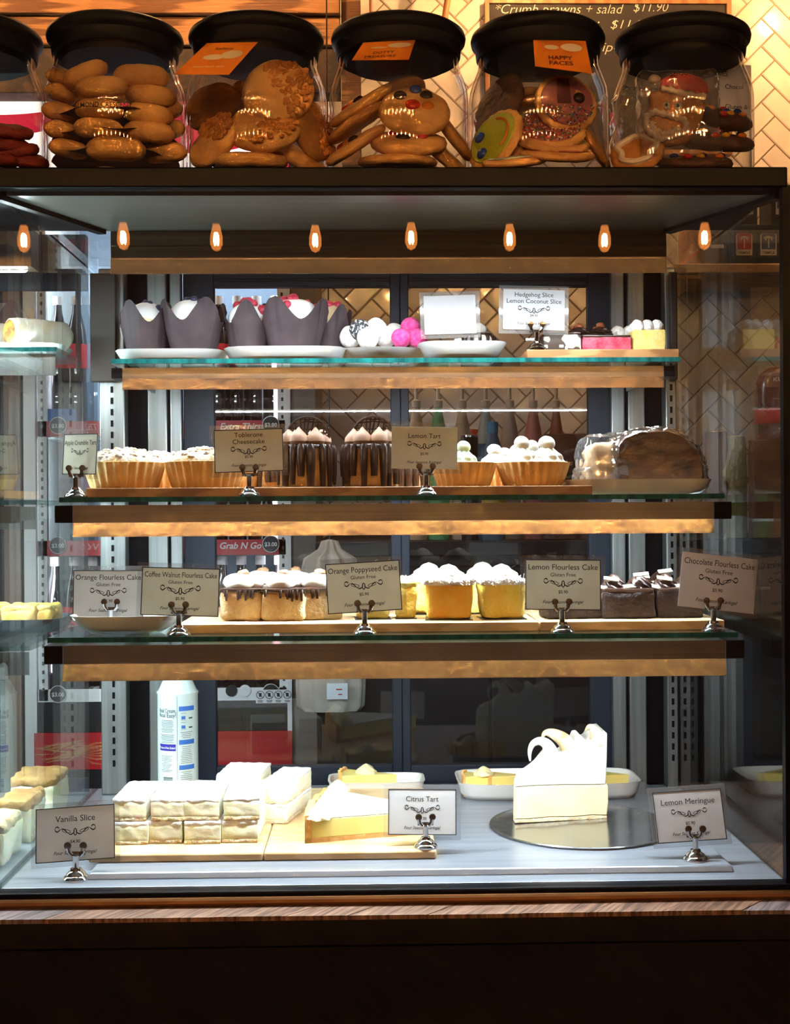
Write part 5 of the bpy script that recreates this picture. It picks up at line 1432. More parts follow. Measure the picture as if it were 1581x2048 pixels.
bot_m = mat('cola_bottle', (0.010,0.006,0.008), rough=0.08, coat=0.6)
bot_b = mat('blue_bottle', (0.02,0.08,0.26), rough=0.1, coat=0.6)
lab_m = mat('red_label', (0.62,0.015,0.03), (0.70,0.03,0.05), 20, rough=0.4)
cap_w = mat('white_cap', (0.80,0.78,0.78), rough=0.4)
levels = [(848, 'Extra Thirst', '$3.80'), (1087, 'Grab N Go', '$3.00'), (1384, None, '$3.00')]
lv_z = []
for py, tx, pr in levels:
    z = zy(py); lv_z.append(z)
    s_ = BX((fx0+.008,YFR+.012,z-.006),(fx1-.012,YFR+.45,z)).build('fridge_shelf', wire, **kf)
    st = BX((fx0+.008,YFR+.004,z-.026),(fx1-.012,YFR+.008,z+.008)).build('price_strip', fred if tx else fwhite, **kf)
    x = XX(470,YFR,z); wt = MB()
    if tx: wt.text(tx, (XX(440,YFR,z), YFR+.0032, z-.012), .020, align='L', shear=.25, off=.018)
    else:
        for px, m_ in ((463,fblack),(490,fwhite)):
            o = MB().lathe([(0,-.001),(.013,-.001),(.013,.001),(0,.001)], 24, (XX(px,YFR,z),YFR+.002,z+.002), M=None).build('logo_disc', m_); 
            me = o.data; cx = Vector((XX(px,YFR,z),YFR+.002,z+.002)); me.transform(Matrix.Translation(cx) @ Matrix.Rotation(PI/2,4,'X') @ Matrix.Translation(-cx)); me.transform(inv); o.parent = st
    if wt.v:
        o = wt.build('strip_lettering', fwhite, st, smooth=False); o.data.transform(inv)
    for pxd in (542, 20+96):
        cx = Vector((XX(pxd,YFR,z), YFR+.001, z-.002))
        o = MB().lathe([(0,-.001),(.019,-.001),(.019,.001),(0,.001)], 28).build('price_disc', fblack, st); o.data.transform(inv @ Matrix.Translation(cx) @ Matrix.Rotation(PI/2,4,'X'))
        rg = MB().tube([(.0185*math.cos(a),0,.0185*math.sin(a)) for a in [i*2*PI/28 for i in range(29)]], .0009, 5).build('disc_ring', fwhite, st); rg.data.transform(inv @ Matrix.Translation(cx+Vector((0,-.0012,0))))
        tt = MB(); tt.text(pr, (cx.x, YFR-.0006, cx.z-.005), .0125, off=.02); o = tt.build('price_figures', fwhite, st, smooth=False); o.data.transform(inv)
# notice with four prohibition signs
xa_, xb_ = XX(512,YFR-.004,-.4), XX(584,YFR-.004,-.4); za_, zb_ = zy(1407), zy(1380)
nt_ = BX((xa_,YFR-.005,za_),(xb_,YFR-.004,zb_)).build('notice_plate', fwhite, **kf)
mb = MB(); bk = MB()
for k in range(4):
    cx, cz = xa_+(k+.5)*(xb_-xa_)/4, za_+(zb_-za_)*.62; rr = .0085
    mb.tube([(cx+rr*math.cos(a),YFR-.0053,cz+rr*math.sin(a)) for a in [i*2*PI/24 for i in range(25)]], .0008, 4); mb.tube([(cx-rr*.7,YFR-.0053,cz+rr*.7),(cx+rr*.7,YFR-.0053,cz-rr*.7)], .0007, 4)
    bk.box((cx,YFR-.0052,cz), (.006,.0004,.008)); bk.box((cx,YFR-.0052,za_+.006), (.013,.0004,.0016)); bk.box((cx,YFR-.0052,za_+.003), (.011,.0004,.0016))
o = mb.build('prohibition_rings', ink, nt_); o.data.transform(inv); o = bk.build('notice_pictograms', ink, nt_); o.data.transform(inv)
# bottles
def bottle(loc, bm, label, group, h=.262, r=.0205, cap=cap_w, lab=lab_m):
    t = thing('drink_bottle', label, 'bottle', loc, group=group)
    MB().lathe([(0,0),(r*.9,0),(r,.004),(r,h*.28),(r*.93,h*.34),(r*.93,h*.40),(r,h*.46),(r,h*.64),(r*.85,h*.74),(r*.5,h*.86),(r*.42,h*.90),(r*.42,h*.93),(0,h*.93)], 22).build('bottle_body', bm, t)
    MB().lathe([(r*1.01,h*.44),(r*1.02,h*.445),(r*1.02,h*.62),(r*1.01,h*.625)], 22).build('bottle_label', lab, t)
    MB().lathe([(0,h*.93),(r*.5,h*.93),(r*.5,h*.995),(0,h)], 18).build('bottle_cap', cap, t)
    return t
b0 = None
def place_bottle(px, lv, Y, lbl, grp, sc=1.0):
    global b0
    z = lv_z[lv]+.0003; X = XX(px, Y, z+.1)
    if b0 is None: b0 = bottle((X,Y,z), bot_m, lbl, grp); o = b0
    else: o = dup(b0, (X,Y,z), (0,0,0), lbl, grp)
    o.scale = (sc,sc,sc); return o
for k in range(5): place_bottle(438+k*38, 0, YFR+.055, 'dark cola bottle with a red label on the fridge shelf marked Extra Thirst', 'cola bottles on the upper fridge shelf', 1.12)
for k in range(2): place_bottle(116+k*38, 0, YFR+.055, 'dark cola bottle at the left side of the fridge seen through the side glass', 'cola bottles left on the upper fridge shelf', 1.12)
for k in range(5): place_bottle(438+k*38, 1, YFR+.055, 'dark cola bottle on the fridge shelf marked Grab N Go', 'cola bottles on the middle fridge shelf', .98)
for k in range(3): place_bottle(112+k*38, 2, YFR+.055, 'dark cola bottle on the lowest fridge shelf at the left', 'cola bottles left on the lowest fridge shelf', 1.15)
for k in range(4): place_bottle(446+k*38, 2, YFR+.055, 'dark cola bottle on the lowest fridge shelf at the right', 'cola bottles right on the lowest fridge shelf', 1.15)
blu = mat('blue_carton', (0.02,0.12,0.42), rough=0.4)
o = MB().rbox((0,0,.03), (.072,.09,.06), .004, (3,3,3)).build('blue_carton', blu, loc=(XX(128,YFR+.05,lv_z[1]), YFR+.06, zy(868))); tag(o, 'blue drinks carton in the fridge left, above the apple crumble sign', 'carton')
# support shelf for the carton
BX((fx0+.008,YFR+.012,zy(868)-.005),(XX(160,YFR,0),YFR+.3,zy(868))).build('fridge_shelf', wire, **kf)

# timber boarding above the fridge and around
wood_r = mat('rustic_board', (0.16,0.065,0.022), (0.42,0.20,0.075), 3.2, 8, 0.6, kind='wave', stretch=(.35,4,9), bump=0.5, bscale=30)
t = thing('timber_pelmet', 'rustic timber boarding over the drinks fridge, top left', 'panelling', (-.75, 2.80, zy(0)), kind='structure')
for (a, b, dy) in ((-60,26,0),(29,86,.012),(89,180,.02)):
    BX((-2.2,2.78+dy,ZZ(b,-.5,2.78)),(XX(681,2.78,.9),2.84+dy,ZZ(a,-.5,2.78))).build('board', wood_r if dy < .02 else wd_dark, t, world=True, bevel=.002)
post = BX((XX(683,2.80,1),2.80,ZZ(330,0,2.8)),(XX(722,2.80,1),2.86,1.75)).build('timber_post', wood_r, bevel=.002); tag(post, 'upright timber post at the right end of the boarding', 'post', kind='structure')
BX((-2.2,3.32,FLOOR),(XX(-20,3.0,0),3.36,zy(180))).build('wall_panel', dark_wall)['kind'] = 'structure'
# brown cupboard left of the fridge
cup_m = mat('cupboard_laminate', (0.20,0.13,0.09), (0.26,0.17,0.12), 3, rough=0.6, stretch=(8,8,1))
t = thing('tall_cupboard', 'brown tall cupboard left of the drinks fridge', 'cupboard', (fx0-.20,3.0,FLOOR))
x1 = fx0-.024
BX((x1-.5,2.92,FLOOR),(x1,3.3,zy(345))).build('carcass', dark_wall, t, world=True)
for k, (a, b) in enumerate(((.004,.042),(.058,.12),(.126,.26),(.27,.45))):
    BX((x1-b,2.905,FLOOR+.08),(x1-a,2.92,zy(350))).build('door', cup_m, t, world=True, bevel=.002)
# cloth bag hanging beside the fridge
bagm = mat('calico_cloth', (0.42,0.36,0.29), (0.52,0.46,0.38), 14, rough=0.9, bump=0.4, bscale=40)
YH = 2.60
pb = PP(662,1423,YH); zt1 = ZZ(1078,pb.x,YH)-pb.z
t = thing('hanging_cloth_bag', 'pale cloth bag hanging behind the case between shelves, gathered at the top', 'bag', pb)
n = 36; vs = []; prof = [(.0,.0),(.055,.002),(.062,.012),(.064,.05),(.062,.15),(.056,.22),(.050,.28),(.042,.315),(.018,.335),(.013,zt1-.004),(.0,zt1)]
def bfn(th, rr, zz): return rr*(1+(.06+.22*(zz/zt1)**3)*math.sin(9*th)), zz
MB().lathe([(p*1.0, z*zt1/.355 if i < 9 else z) for i, (p, z) in enumerate(prof)], 72, fn=bfn, sx=1.05, sy=.45).build('cloth', bagm, t, sharp=60)
MB().tube([(0,0,zt1-.003),(0,0,zt1+.06),(0,.0,1.75-pb.z)], .0016, 6).build('cord', black_p, t)
a_, b_ = PP(655,1394,YH), PP(696,1362,YH)
tg = BX((a_.x-pb.x,-.034,a_.z-pb.z),(b_.x-pb.x,-.0325,b_.z-pb.z)).build('care_tag', fwhite, t)
MB().box(((a_.x+b_.x)/2-pb.x+.004,-.0345,(a_.z+b_.z)/2-pb.z+.004), (.012,.0006,.0022)).box(((a_.x+b_.x)/2-pb.x+.006,-.0345,(a_.z+b_.z)/2-pb.z-.006), (.008,.0006,.002)).build('tag_mark', fred, tg)

# ---------------------------------------------------------------- back bench with bottles
ZBn = -.060; YB0 = 2.62
bench = thing('back_bench', 'dark bench unit behind the case at the right carrying sauce bottles', 'bench', (XX(950,2.9,0),2.95,FLOOR))
bx0, bx1 = fx1+.065, 1.30
dkl = mat('dark_laminate', (0.005,0.006,0.009), (0.009,0.010,0.014), 4, rough=0.5, spec=0.25)
BX((bx0,YB0,ZBn-.03),(bx1,3.395,ZBn)).build('worktop', dkl, bench, world=True, bevel=.003)
BX((bx0,YB0+.03,FLOOR),(bx1,3.395,ZBn-.03)).build('carcass', dkl, bench, world=True)
for k in range(4):
    a = bx0+.01+k*(bx1-bx0-.02)/4; b = a+(bx1-bx0-.02)/4-.006
    d_ = BX((a,YB0+.012,FLOOR+.1),(b,YB0+.03,ZBn-.05)).build('door', dkl, bench, world=True, bevel=.002)
    o = MB().tube([((a+b)/2-.05,YB0+.004,ZBn-.10),((a+b)/2+.05,YB0+.004,ZBn-.10)], .004, 8).build('handle', steel_up, d_); o.data.transform(bench.matrix_basis.inverted())
def sauce(px, col, label, colname, r=.0235, ztop=800, Y=2.80, body=None, capm=None):
    X = XX(px, Y, .2); zt2 = ZZ(ztop, X, Y)-ZBn
    t = thing('sauce_bottle', label, 'bottle', (X,Y,ZBn), group='coned sauce bottles on the back bench')
    m = mat('sauce_'+colname, col, rough=0.35)
    MB().lathe([(0,0),(r*.95,0),(r,.004),(r,zt2-.105),(r*.97,zt2-.10),(r*.92,zt2-.095)], 28).build('bottle_body', body or m, t)
    MB().lathe([(r*.92,zt2-.096),(r*.80,zt2-.075),(r*.36,zt2-.022),(r*.36,zt2-.016),(0,zt2-.016)], 28).build('cone_neck', m, t)
    MB().lathe([(0,zt2-.016),(r*.42,zt2-.016),(r*.42,zt2-.002),(r*.3,zt2),(.004,zt2+.001),(.004,zt2+.03),(0,zt2+.03)], 24).build('nozzle_cap', capm or mat('nozzle_cream', (0.62,0.50,0.36), rough=0.4), t)
sauce(833, (0.50,0.34,0.20), 'cream coloured sauce bottle, leftmost on the back bench', 'cream')
sauce(877, (0.14,0.40,0.16), 'green coned sauce bottle on the back bench', 'green', .0235)
sauce(925, (0.55,0.40,0.27), 'pale beige sauce bottle between the green and the blue one', 'beige', .0235)
sauce(972, (0.40,0.45,0.44), 'blue banded sauce bottle with a pale cone on the back bench', 'pale', .0235, body=mat('sauce_blue', (0.02,0.12,0.22), rough=0.3))
sauce(1020, (0.52,0.40,0.33), 'pinkish white sauce bottle right of the blue banded one', 'blush', .0235)
sauce(1067, (0.55,0.22,0.19), 'rose pink sauce bottle on the back bench', 'rose', .0235)
sauce(1113, (0.30,0.12,0.07), 'brown narrow sauce bottle, rightmost on the back bench', 'brown', .019)
o = MB().lathe([(0,0),(.017,0),(.0175,.003),(.0175,.17),(.012,.185),(0,.186)], 24).build('sauce_tube', mat('tube_red', (0.55,0.07,0.03), rough=0.35), loc=(XX(947,2.86,.2),2.86,ZBn)); tag(o, 'slim red sauce tube between the beige and blue bottles', 'tube'); o.scale = (1,1,1.3)
t = thing('steel_tin', 'dark steel tin behind the green topped lemon tart', 'tin', (XX(940,2.70,.1),2.70,ZBn))
zt3 = ZZ(872,XX(940,2.7,.1),2.70)-ZBn
MB().lathe([(0,0),(.0175,0),(.018,.003),(.018,zt3-.003),(.0165,zt3)], 28).build('tin_body', mat('dark_tin', (0.05,0.05,0.05), rough=0.25, metal=0.8), t)
MB().lathe([(.0165,zt3-.001),(.0185,zt3-.003),(.0185,zt3+.001),(.0165,zt3+.002),(.0165,zt3-.001)], 28).build('tin_rim', chrome, t)
t = thing('drink_bottle', 'small clear bottle with blue cap and yellow base label by the blue sauce bottle', 'bottle', (XX(987,2.68,.1),2.68,ZBn))
zt3 = ZZ(842,XX(987,2.68,.1),2.68)-ZBn
MB().lathe([(0,0),(.022,0),(.024,.004),(.024,zt3*.62),(.021,zt3*.74),(.010,zt3*.88),(.010,zt3*.9),(0,zt3*.9)], 26).build('bottle_body', mat('bottle_bluegrey', (0.10,0.16,0.22), rough=0.15), t)
MB().lathe([(.0243,zt3*.40),(.0245,zt3*.41),(.0245,zt3*.60),(.0243,zt3*.61)], 26).build('bottle_label', bot_b, t)
MB().lathe([(.0243,zt3*.20),(.0246,zt3*.21),(.0246,zt3*.34),(.0243,zt3*.35)], 26).build('base_label', mat('label_yellow', (0.45,0.30,0.04), rough=0.4), t)
MB().lathe([(0,zt3*.9),(.011,zt3*.9),(.011,zt3*.99),(0,zt3)], 20).build('bottle_cap', mat('cap_blue', (0.02,0.18,0.32), rough=0.3), t)
t = thing('chocolate_pouch', 'brown chocolate powder pouch with white lettering on the back bench', 'pouch', (XX(1120,2.72,.1),2.72,ZBn), (0,0,R(4)))
zt3 = ZZ(868,XX(1120,2.72,.1),2.72)-ZBn
def psh(q): k = (q[2]/zt3+.5); return Vector((q[0], q[1]*(1-.8*k), q[2]))
MB().rbox((0,0,zt3/2), (.068,.05,zt3), .006, (8,6,10), .0015, 40, 2, shape=psh).build('pouch_body', mat('brown_foil', (0.12,0.055,0.045), rough=0.4), t)
mb = MB()
M_ = Vector((0,-.020,0))
mb.text('Eddys', (.004,-.0235,zt3*.70), .016, maxw=.040, shear=.35, off=.02); mb.text('CHOCOLATE', (.004,-.0262,zt3*.58), .008, maxw=.040, off=.01); mb.build('pouch_lettering', mat('gold_print', (0.6,0.42,0.2), rough=0.4), t, smooth=False)
MB().box((.004,-.0255,zt3*.605), (.046,.0006,.012)).build('name_bar', black_p, t)
sl = mat('stacked_paper', (0.40,0.27,0.18), (0.55,0.40,0.28), 90, 2, rough=0.8, stretch=(1,1,12))
zt4 = ZZ(880,XX(1158,2.78,.1),2.78)-ZBn
cup0 = None
for k in range(int(zt4/.011)):
    if cup0 is None:
        cup0 = MB().lathe([(0,0),(.028,0),(.034,.010),(.035,.0115),(.0325,.0115),(.027,.002),(0,.0015)], 26).build('paper_cup_lid', mat('cup_card', (0.42,0.28,0.18), rough=0.8), loc=(XX(1160,2.78,.1),2.78,ZBn)); tag(cup0, 'brown paper lid in the tall stack right of the sauce bottles', 'lid', 'stacked paper lids on the back bench')
    else:
        o = cup0.copy(); C.objects.link(o); o.location.z = ZBn+k*.0118
# right of the case: red domed grinder hopper, packets
t = thing('red_domed_canister', 'dark red domed canister at the far right seen through the side glass', 'canister', (XX(1562,2.72,.2),2.72,ZBn))
zt5 = ZZ(735,XX(1562,2.72,.2),2.72)-ZBn
redm = mat('canister_red', (0.12,0.008,0.006), rough=0.2, coat=0.5)
r5 = .053
MB().lathe([(0,0),(r5,0),(r5,zt5-.055),(r5*.98,zt5-.035),(r5*.85,zt5-.015),(r5*.5,zt5-.002),(0,zt5)], 40).build('canister_body', redm, t)
mb = MB(); zc5 = ZZ(762,t.location.x,2.72-r5)-ZBn; rr = r5+.0005
mb.text('KUBAN', (0,0,0), .012, off=.015, xs=1.3, bend=lambda a,b: (rr*math.cos(-PI/2+a/rr-.1), rr*math.sin(-PI/2+a/rr-.1), zc5+b)); mb.build('canister_lettering', white_paint, t, smooth=False)
MB().lathe([(r5+.0002,zt5-.12),(r5+.0008,zt5-.119),(r5+.0008,zt5-.090),(r5+.0002,zt5-.089)], 40).build('canister_band', lab_m, t)
for px, py, w_, m_, lb in ((1432,862,.050,mat('packet_red', (0.14,0.02,0.02), rough=0.3),'dark red packet on the bench right of the wrapped loaf'),(1466,872,.055,mat('packet_green', (0.16,0.22,0.05), (0.45,0.45,0.25), 20, rough=0.35),'green patterned packet on the bench beside the dark red packet'),(1530,880,.06,mat('packet_brown', (0.10,0.05,0.04), (0.16,0.08,0.06), 20, rough=0.6),'brown box on the bench at the far right under the red canister')):
    Yq = 2.74 if px < 1500 else 2.64; X = XX(px,Yq,.1); hq = ZZ(py,X,Yq)-ZBn
    o = MB().rbox((0,0,hq/2), (w_,.045,hq), .008, (6,5,8), .003, 40, px, shape=(lambda q_, hq=hq: Vector((q_[0], q_[1]*(1-.6*(q_[2]/hq+.5)), q_[2]))) if px < 1500 else None).build('packet' if px < 1500 else 'brown_box', m_, loc=(X,Yq,ZBn)); tag(o, lb, 'packet' if px < 1500 else 'box')

# ---------------------------------------------------------------- wall shelf with tea boxes, chalkboard, handles
zs = ZZ(527, XX(1480,3.12,.6), 3.12)
t = thing('wall_shelf', 'pale timber wall shelf carrying the tea boxes at the right', 'shelf', (XX(1500,3.25,zs),3.25,zs))
x0 = XX(1352,3.10,zs)
shw = mat('shelf_timber', (0.52,0.30,0.13), (0.66,0.42,0.20), 6, kind='wave', rough=0.5, stretch=(.5,6,6))
BX((x0,3.12,zs-.022),(1.45,3.396,zs)).build('shelf_board', shw, t, world=True, bevel=.002)
BX((x0+.005,3.14,zs-.034),(x0+.075,3.396,zs-.022)).build('shelf_bracket', shw, t, world=True, bevel=.002)
tb_m = mat('tea_box_black', (0.014,0.013,0.016), rough=0.4)
lbw = mat('tea_label_white', (0.72,0.66,0.58), rough=0.6)
tea_cols = {'red': mat('tea_red', (0.40,0.02,0.02), rough=0.5), 'blue': mat('tea_blue', (0.05,0.08,0.20), rough=0.5), 'green': mat('tea_green', (0.07,0.28,0.06), rough=0.5), 'orange': mat('tea_scarlet', (0.70,0.05,0.02), rough=0.5)}
def teabox(pxa, pxb, pyt, Y, zb_, col, label, h=None):
    xa_, xb_ = XX(pxa,Y,zb_), XX(pxb,Y,zb_); w_ = xb_-xa_; X = (xa_+xb_)/2
    h = h or ZZ(pyt,X,Y)-zb_
    t = thing('tea_box', label, 'box', (X,Y+.05,zb_), group='tea boxes on the wall shelf')
    BX((-w_/2,-.05,0),(w_/2,.05,h)).build('box_body', tb_m, t, bevel=.001)
    lw, lh = .040, .052; zc_ = h*.52
    pl = [(-lw/2,zc_-lh/2),(lw/2,zc_-lh/2),(lw/2,zc_+lh*.44)]+[(lw/2*math.cos(a),zc_+lh*.44+.006*math.sin(a)) for a in [i*PI/10 for i in range(1,10)]]+[(-lw/2,zc_+lh*.44)]
    lb = MB().prism(pl, -.0512, -.0502, 'y').build('label_plate', lbw, t)
    k = .86; pl2 = [(x*k, zc_+(z-zc_)*k+.004 if z > zc_ else zc_-lh*.22) for x, z in pl]
    MB().prism(pl2, -.0518, -.0512, 'y').build('label_field', tea_cols[col], lb)
    mb = MB(); y = -.0521
    mb.ribbon([(0,zc_-.008),(0,zc_+.019)], .0030, y)
    for sg in (1,-1):
        mb.ribbon([(0,zc_+.019),(sg*.005,zc_+.016),(sg*.009,zc_+.010)], .0026, y); mb.ribbon([(0,zc_+.020),(sg*.007,zc_+.019),(sg*.012,zc_+.014)], .0024, y)
    mb.build('palm_emblem', lbw, lb, smooth=False)
    mt = MB(); mt.text('TEMPLE', (0,-.0516,zc_-lh*.44), .0085, maxw=.030, off=.015); mt.build('label_lettering', ink, lb, smooth=False)
    return h
Yt = 3.16
h0 = teabox(1464,1515,449,Yt,zs,'red','black tea box with a dark red palm label on the wall shelf')
teabox(1516,1560,449,Yt,zs,'blue','black tea box with a dull blue palm label on the wall shelf',h0)
teabox(1561,1606,449,Yt,zs,'green','black tea box with a green palm label at the right end of the wall shelf',h0)
teabox(1466,1516,0,Yt+.004,zs+h0+.0004,'orange','black tea box with a bright scarlet label on top of the red one',h0*.95)
teabox(1544,1594,0,Yt+.004,zs+h0+.0004,'blue','black tea box with a blue label on top of the green labelled one',h0*.95)
xa_, xb_ = XX(1409,Yt,zs), XX(1462,Yt,zs)
t = thing('coffee_box', 'black box with thin script and a small pale plate, left of the tea boxes', 'box', ((xa_+xb_)/2,Yt+.05,zs))
hb = ZZ(452,(xa_+xb_)/2,Yt)-zs; w_ = xb_-xa_
BX((-w_/2,-.05,0),(w_/2,.05,hb)).build('box_body', tb_m, t, bevel=.001)
mb = MB(); mb.text('Cubanos', (0,-.0506,hb*.62), .016, maxw=w_*.62, shear=.4, off=-.006); mb.build('script', mat('faint_print', (0.30,0.27,0.24), rough=0.6), t, smooth=False)
MB().rbox((0,-.0505,hb*.50), (w_*.5,.001,.009), .0004, (2,1,2)).build('name_plate', lbw, t)
t = thing('amber_glass_jar', 'amber glass jar at the left end of the wall shelf', 'jar', (XX(1386,Yt,zs)+.004,Yt+.04,zs))
MB().lathe([(0,0),(.026,0),(.028,.004),(.028,.085),(.024,.10),(0,.101)], 32).build('jar_body', mat('amber_fill', (0.50,0.22,0.10), (0.62,0.34,0.2), 60, rough=0.15, coat=0.6), t)
MB().lathe([(0,.101),(.025,.101),(.025,.115),(0,.116)], 32).build('jar_lid', copper, t)
# chalkboard
Yk = 3.385
ca, cb = PP(979,0,Yk-.012), PP(1456,300,Yk-.012)
t = thing('chalkboard_menu', 'black chalkboard menu with handwritten prices on the tiled wall', 'menu board', ((ca.x+cb.x)/2,Yk,cb.z))
slate = mat('slate_black', (0.020,0.018,0.018), (0.035,0.030,0.028), 6, rough=0.8)
fw = mat('chalkboard_frame_timber', (0.30,0.13,0.05), (0.42,0.2,0.08), 8, kind='wave', rough=0.5)
BX((ca.x,Yk-.010,cb.z),(cb.x,Yk+.010,1.32)).build('slate', slate, t, world=True)
mb = MB(); fwid = .012
mb.box2((ca.x-fwid,Yk-.016,cb.z-fwid),(ca.x,Yk+.012,1.33)); mb.box2((cb.x,Yk-.016,cb.z-fwid),(cb.x+fwid,Yk+.012,1.33)); mb.box2((ca.x,Yk-.016,cb.z-fwid),(cb.x,Yk+.012,cb.z)); mb.box2((ca.x,Yk-.016,1.32),(cb.x,Yk+.012,1.33))
mb.build('frame', fw, t, world=True, bevel=.001)
chalk = mat('chalk', (0.80,0.68,0.52), rough=0.9)
def ch(s, px0, px1, py, hpx):
    a, b = PP(px0,py,Yk-.0112), PP(px1,py,Yk-.0112)
    vs, fs, x0_, x1_ = textgeo(s, .30, -.012)
    sz = hpx*S(Yk); xs_ = (b.x-a.x)/((x1_-x0_)*sz)
    mb = MB(); mb.text(s, a, sz, (b-a).normalized(), (0,0,1), align='L', shear=.30, off=-.012, xs=xs_); mb.build('chalk_line', chalk, t, world=True, smooth=False)
ch('*Crumb prawns + salad', 992, 1248, 27, 27); ch('$11.90', 1268, 1338, 23, 26)
ch('salad', 1120, 1200, 60, 25); ch('$11.90', 1222, 1300, 57, 25); ch('fish + chip-', 1100, 1236, 103, 27); ch('*Soup of the day', 992, 1230, -12, 26)
# hanging handles
for (pa, pb_, r_, lb) in (((741,-40),(743,60),.0042,'thin timber handle hanging behind the third jar lid'),((905,-60),(886,62),.0085,'thick timber handle leaning behind the third jar lid')):
    A, B = PP(*pa,3.30), PP(*pb_,3.30)
    top_ = A + (A-B)*((1.75-A.z)/(A.z-B.z))
    o = MB().tube([Vector((0,0,0)),A-B,top_-B], [r_*.95,r_,r_], 12).build('timber_handle', mat('handle_timber', (0.30,0.11,0.03), (0.42,0.18,0.06), 20, rough=0.5), loc=B); tag(o, lb, 'handle')

# ---------------------------------------------------------------- neighbouring case seen through the left glass
nb = thing('neighbouring_case', 'next display case at the left, with wraps and pastries behind glass', 'display case', (-.62,1.85,z_ct))
kn = dict(parent=nb, world=True)
nx0, nx1 = -1.05, XL-.010
inv = nb.matrix_basis.inverted()
nZ = []
BX((nx0,YF-.012,z_ct),(XL-.008,YF+.014,ZD)).build('base_bar', black_m, **kn, bevel=.002)
BX((nx0,YF+.014,z_ct),(XL-.008,YB+.05,ZD-.012)).build('base_plinth', black_m, **kn)
BX((nx0,YF-.006,ZTB),(XL-.008,YF+.016,ZT)).build('top_bar', black_m, **kn, bevel=.002)
BX((nx0,YF+.016,ZTB+.004),(XL-.008,1.80,ZT)).build('top_slab', black_m, **kn)
BX((nx0,YF-.003,ZD),(XL-.006,YF+.003,ZTB)).build('front_glass', glass, **kn)
for (py, Ya) in ((694,1.90),(1000,1.78),(1292,1.74)):
    z = ZZ(py, XX(60,Ya,0), Ya); nZ.append((z, Ya))
    g = BX((nx0,Ya+.0012,z-.0065),(nx1,2.07,z)).build('glass_shelf', shelf_glass, **kn)
    o = BX((nx0,Ya,z-.0065),(nx1,Ya+.0012,z)).build('polished_edge', glass_edge, g, smooth=False); o.data.transform(inv)
    v = BX((nx0,Ya+.010,z-.040),(nx1-.004,Ya+.014,z-.009)).build('valance', steel_up, **kn)
    o = led('led_strip', nx0+.02, nx1-.01, Ya+.030, z-.030, v); o.data.transform(inv)
BX((nx0,YF+.014,ZD-.012),(nx1,YB,ZD)).build('deck', steel_deck, **kn)
BX((XX(152,2.06,.3),2.055,nZ[0][0]-.012),(nx1-.002,2.075,ZTB-.004)).build('post_cover', brown_post, **kn, bevel=.002)
BX((nx0,2.10,ZD),(nx1,2.105,zo[2]+.03)).build('back_rail', navy, **kn)
BX((nx0,2.10,zdt-.028),(nx1,2.12,zdt+.06)).build('back_header', navy, **kn)
BX((nx0,1.76,zb+.01),(nx1,1.80,ZTB)).build('light_housing', bronze, **kn)
led('led_strip', nx0+.02, nx1-.01, 1.775, zb+.006, nb)
# wrap on a white plate
z1n = nZ[0][0]
px_ = platter(-120, 118, 2.0, .12, z1n, .012, 'white platter with a wrap in the neighbouring case', flare=.012)
Yw = 1.940; A = PP(18,664,Yw); B = PP(150,662,Yw)
t = thing('tortilla_wrap', 'cut tortilla wrap with orange filling on the white platter at the left edge', 'wrap', (A.x,Yw,px_+.0235))
tort = mat('tortilla', (0.80,0.74,0.60), (0.66,0.50,0.30), 26, rough=0.75, lo=.58, hi=.72)
fil = mat('wrap_filling', (0.80,0.45,0.05), (0.72,0.12,0.02), 55, rough=0.6, lo=.45, hi=.55, bump=0.6, bscale=120)
L_ = .10
mb = MB(); mb.lathe([(.0185,0),(.0205,.001),(.0225,.012),(.0232,.05),(.0225,L_-.01),(.012,L_),(0,L_)], 36, M=Matrix.Rotation(PI/2,4,'Y') @ Matrix.Rotation(R(0),4,'X')); mb.lathe([(.0185,0),(.0180,.006)], 36, M=Matrix.Rotation(PI/2,4,'Y'))
o = mb.build('tortilla', tort, t, sharp=60); t.rotation_euler = (0,0,R(42))
mb = MB(); mb.ball((.004,0,0), (.010,.0185,.0185), .12, 120, 4, 26, 14); mb.build('filling', fil, t)
o = MB(); 
t2 = dup(t, (A.x-.09,1.975,px_+.0235), (0,0,R(30)), 'second tortilla wrap behind the cut one in the neighbouring case')
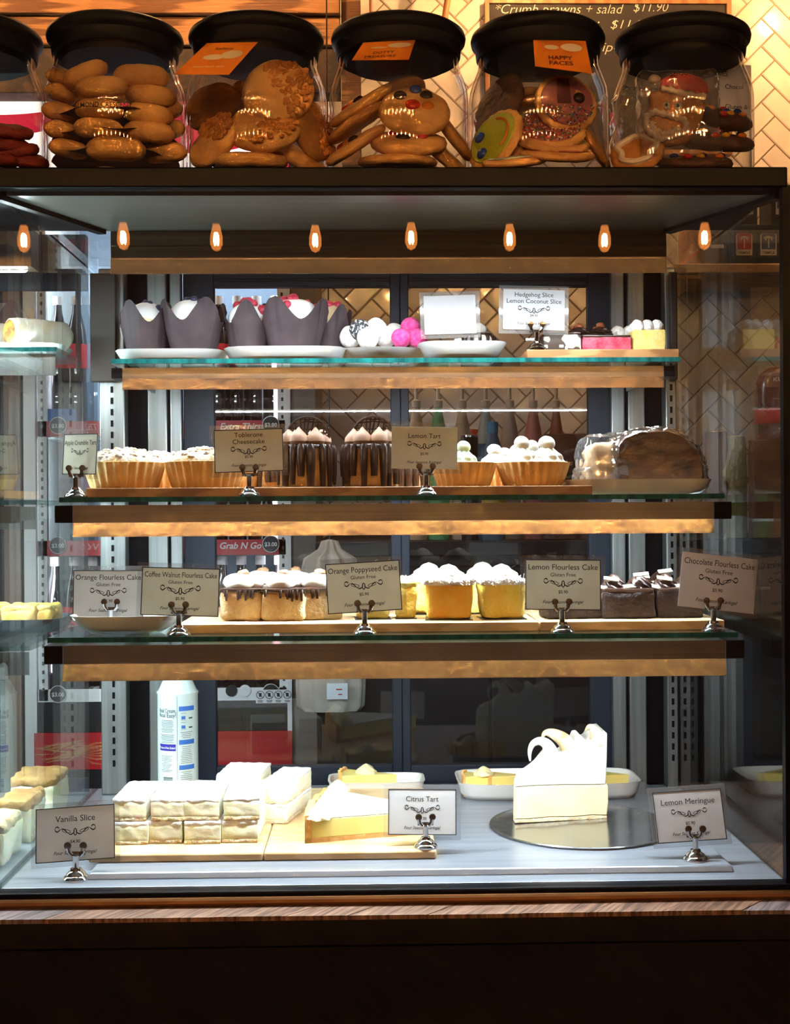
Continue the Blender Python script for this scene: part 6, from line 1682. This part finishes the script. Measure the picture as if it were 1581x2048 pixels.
# quiche on a dark tray
z3n = nZ[2][0]
tray = platter(-140, 114, 1.990, .14, z3n, .020, 'dark baking tray with golden pastry in the neighbouring case', m=mat('dark_tray', (0.05,0.06,0.075), rough=0.35, metal=0.5), name='dark_tray', flare=.008)
gold = mat('golden_cheese', (0.72,0.38,0.05), (0.80,0.56,0.16), 30, rough=0.6, bump=0.8, bscale=90)
for k, (pa, pb_, lb) in enumerate(((74,106,'golden cheesy pastry piece at the right end of the dark tray'),(2,71,'long golden cheesy pastry on the dark tray'),(-60,-2,'golden pastry cut off by the left edge on the dark tray'))):
    Yq = 1.945; xa_, xb_ = XX(pa,Yq,z3n+.03), XX(pb_,Yq,z3n+.03)
    t = thing('cheese_pastry', lb, 'pastry', ((xa_+xb_)/2,Yq+.03,tray), group='cheese pastries on the dark tray')
    MB().rbox((0,0,.016), (xb_-xa_,.075,.032), .009, (14,12,7), .005, 45, k+3).build('pastry_body', gold, t)
    MB().rbox((0,0,.031), ((xb_-xa_)*.96,.07,.010), .004, (14,12,3), .004, 70, k+8).build('cheese_topping', mat('melted_cheese', (0.80,0.55,0.10), (0.85,0.66,0.25), 40, rough=0.5, bump=0.6, bscale=120), t)
# pastries on its deck
brn = mat('baked_brown', (0.40,0.19,0.055), (0.66,0.40,0.14), 26, rough=0.75, bump=0.8, bscale=100)
for k, (pa, pb_, py, Yq, h_, lb) in enumerate(((-75,12,0,1.66,.055,'pale yellow pastry slice cut off low at the left edge'),(-10,68,0,1.78,.058,'golden topped pastry slice left of the vanilla slice sign'),(20,112,0,1.92,.062,'browned crumble pastry at the back of the neighbouring deck'))):
    xa_, xb_ = XX(pa,Yq,ZD+.03), XX(pb_,Yq,ZD+.03); xb_ = min(xb_, XL-.02)
    t = thing('pastry_slice', lb, 'pastry', ((xa_+xb_)/2,Yq+.04,ZD), group='pastry slices on the neighbouring deck')
    MB().rbox((0,0,h_*.4), (xb_-xa_,.09,h_*.8), .006, (12,12,8), .004, 50, k+5).build('pastry_body', custard, t)
    MB().rbox((0,0,h_*.86), ((xb_-xa_)*1.02,.092,h_*.26), .006, (14,14,4), .004, 60, k+9).build('browned_top', brn if k != 0 else pastry, t)
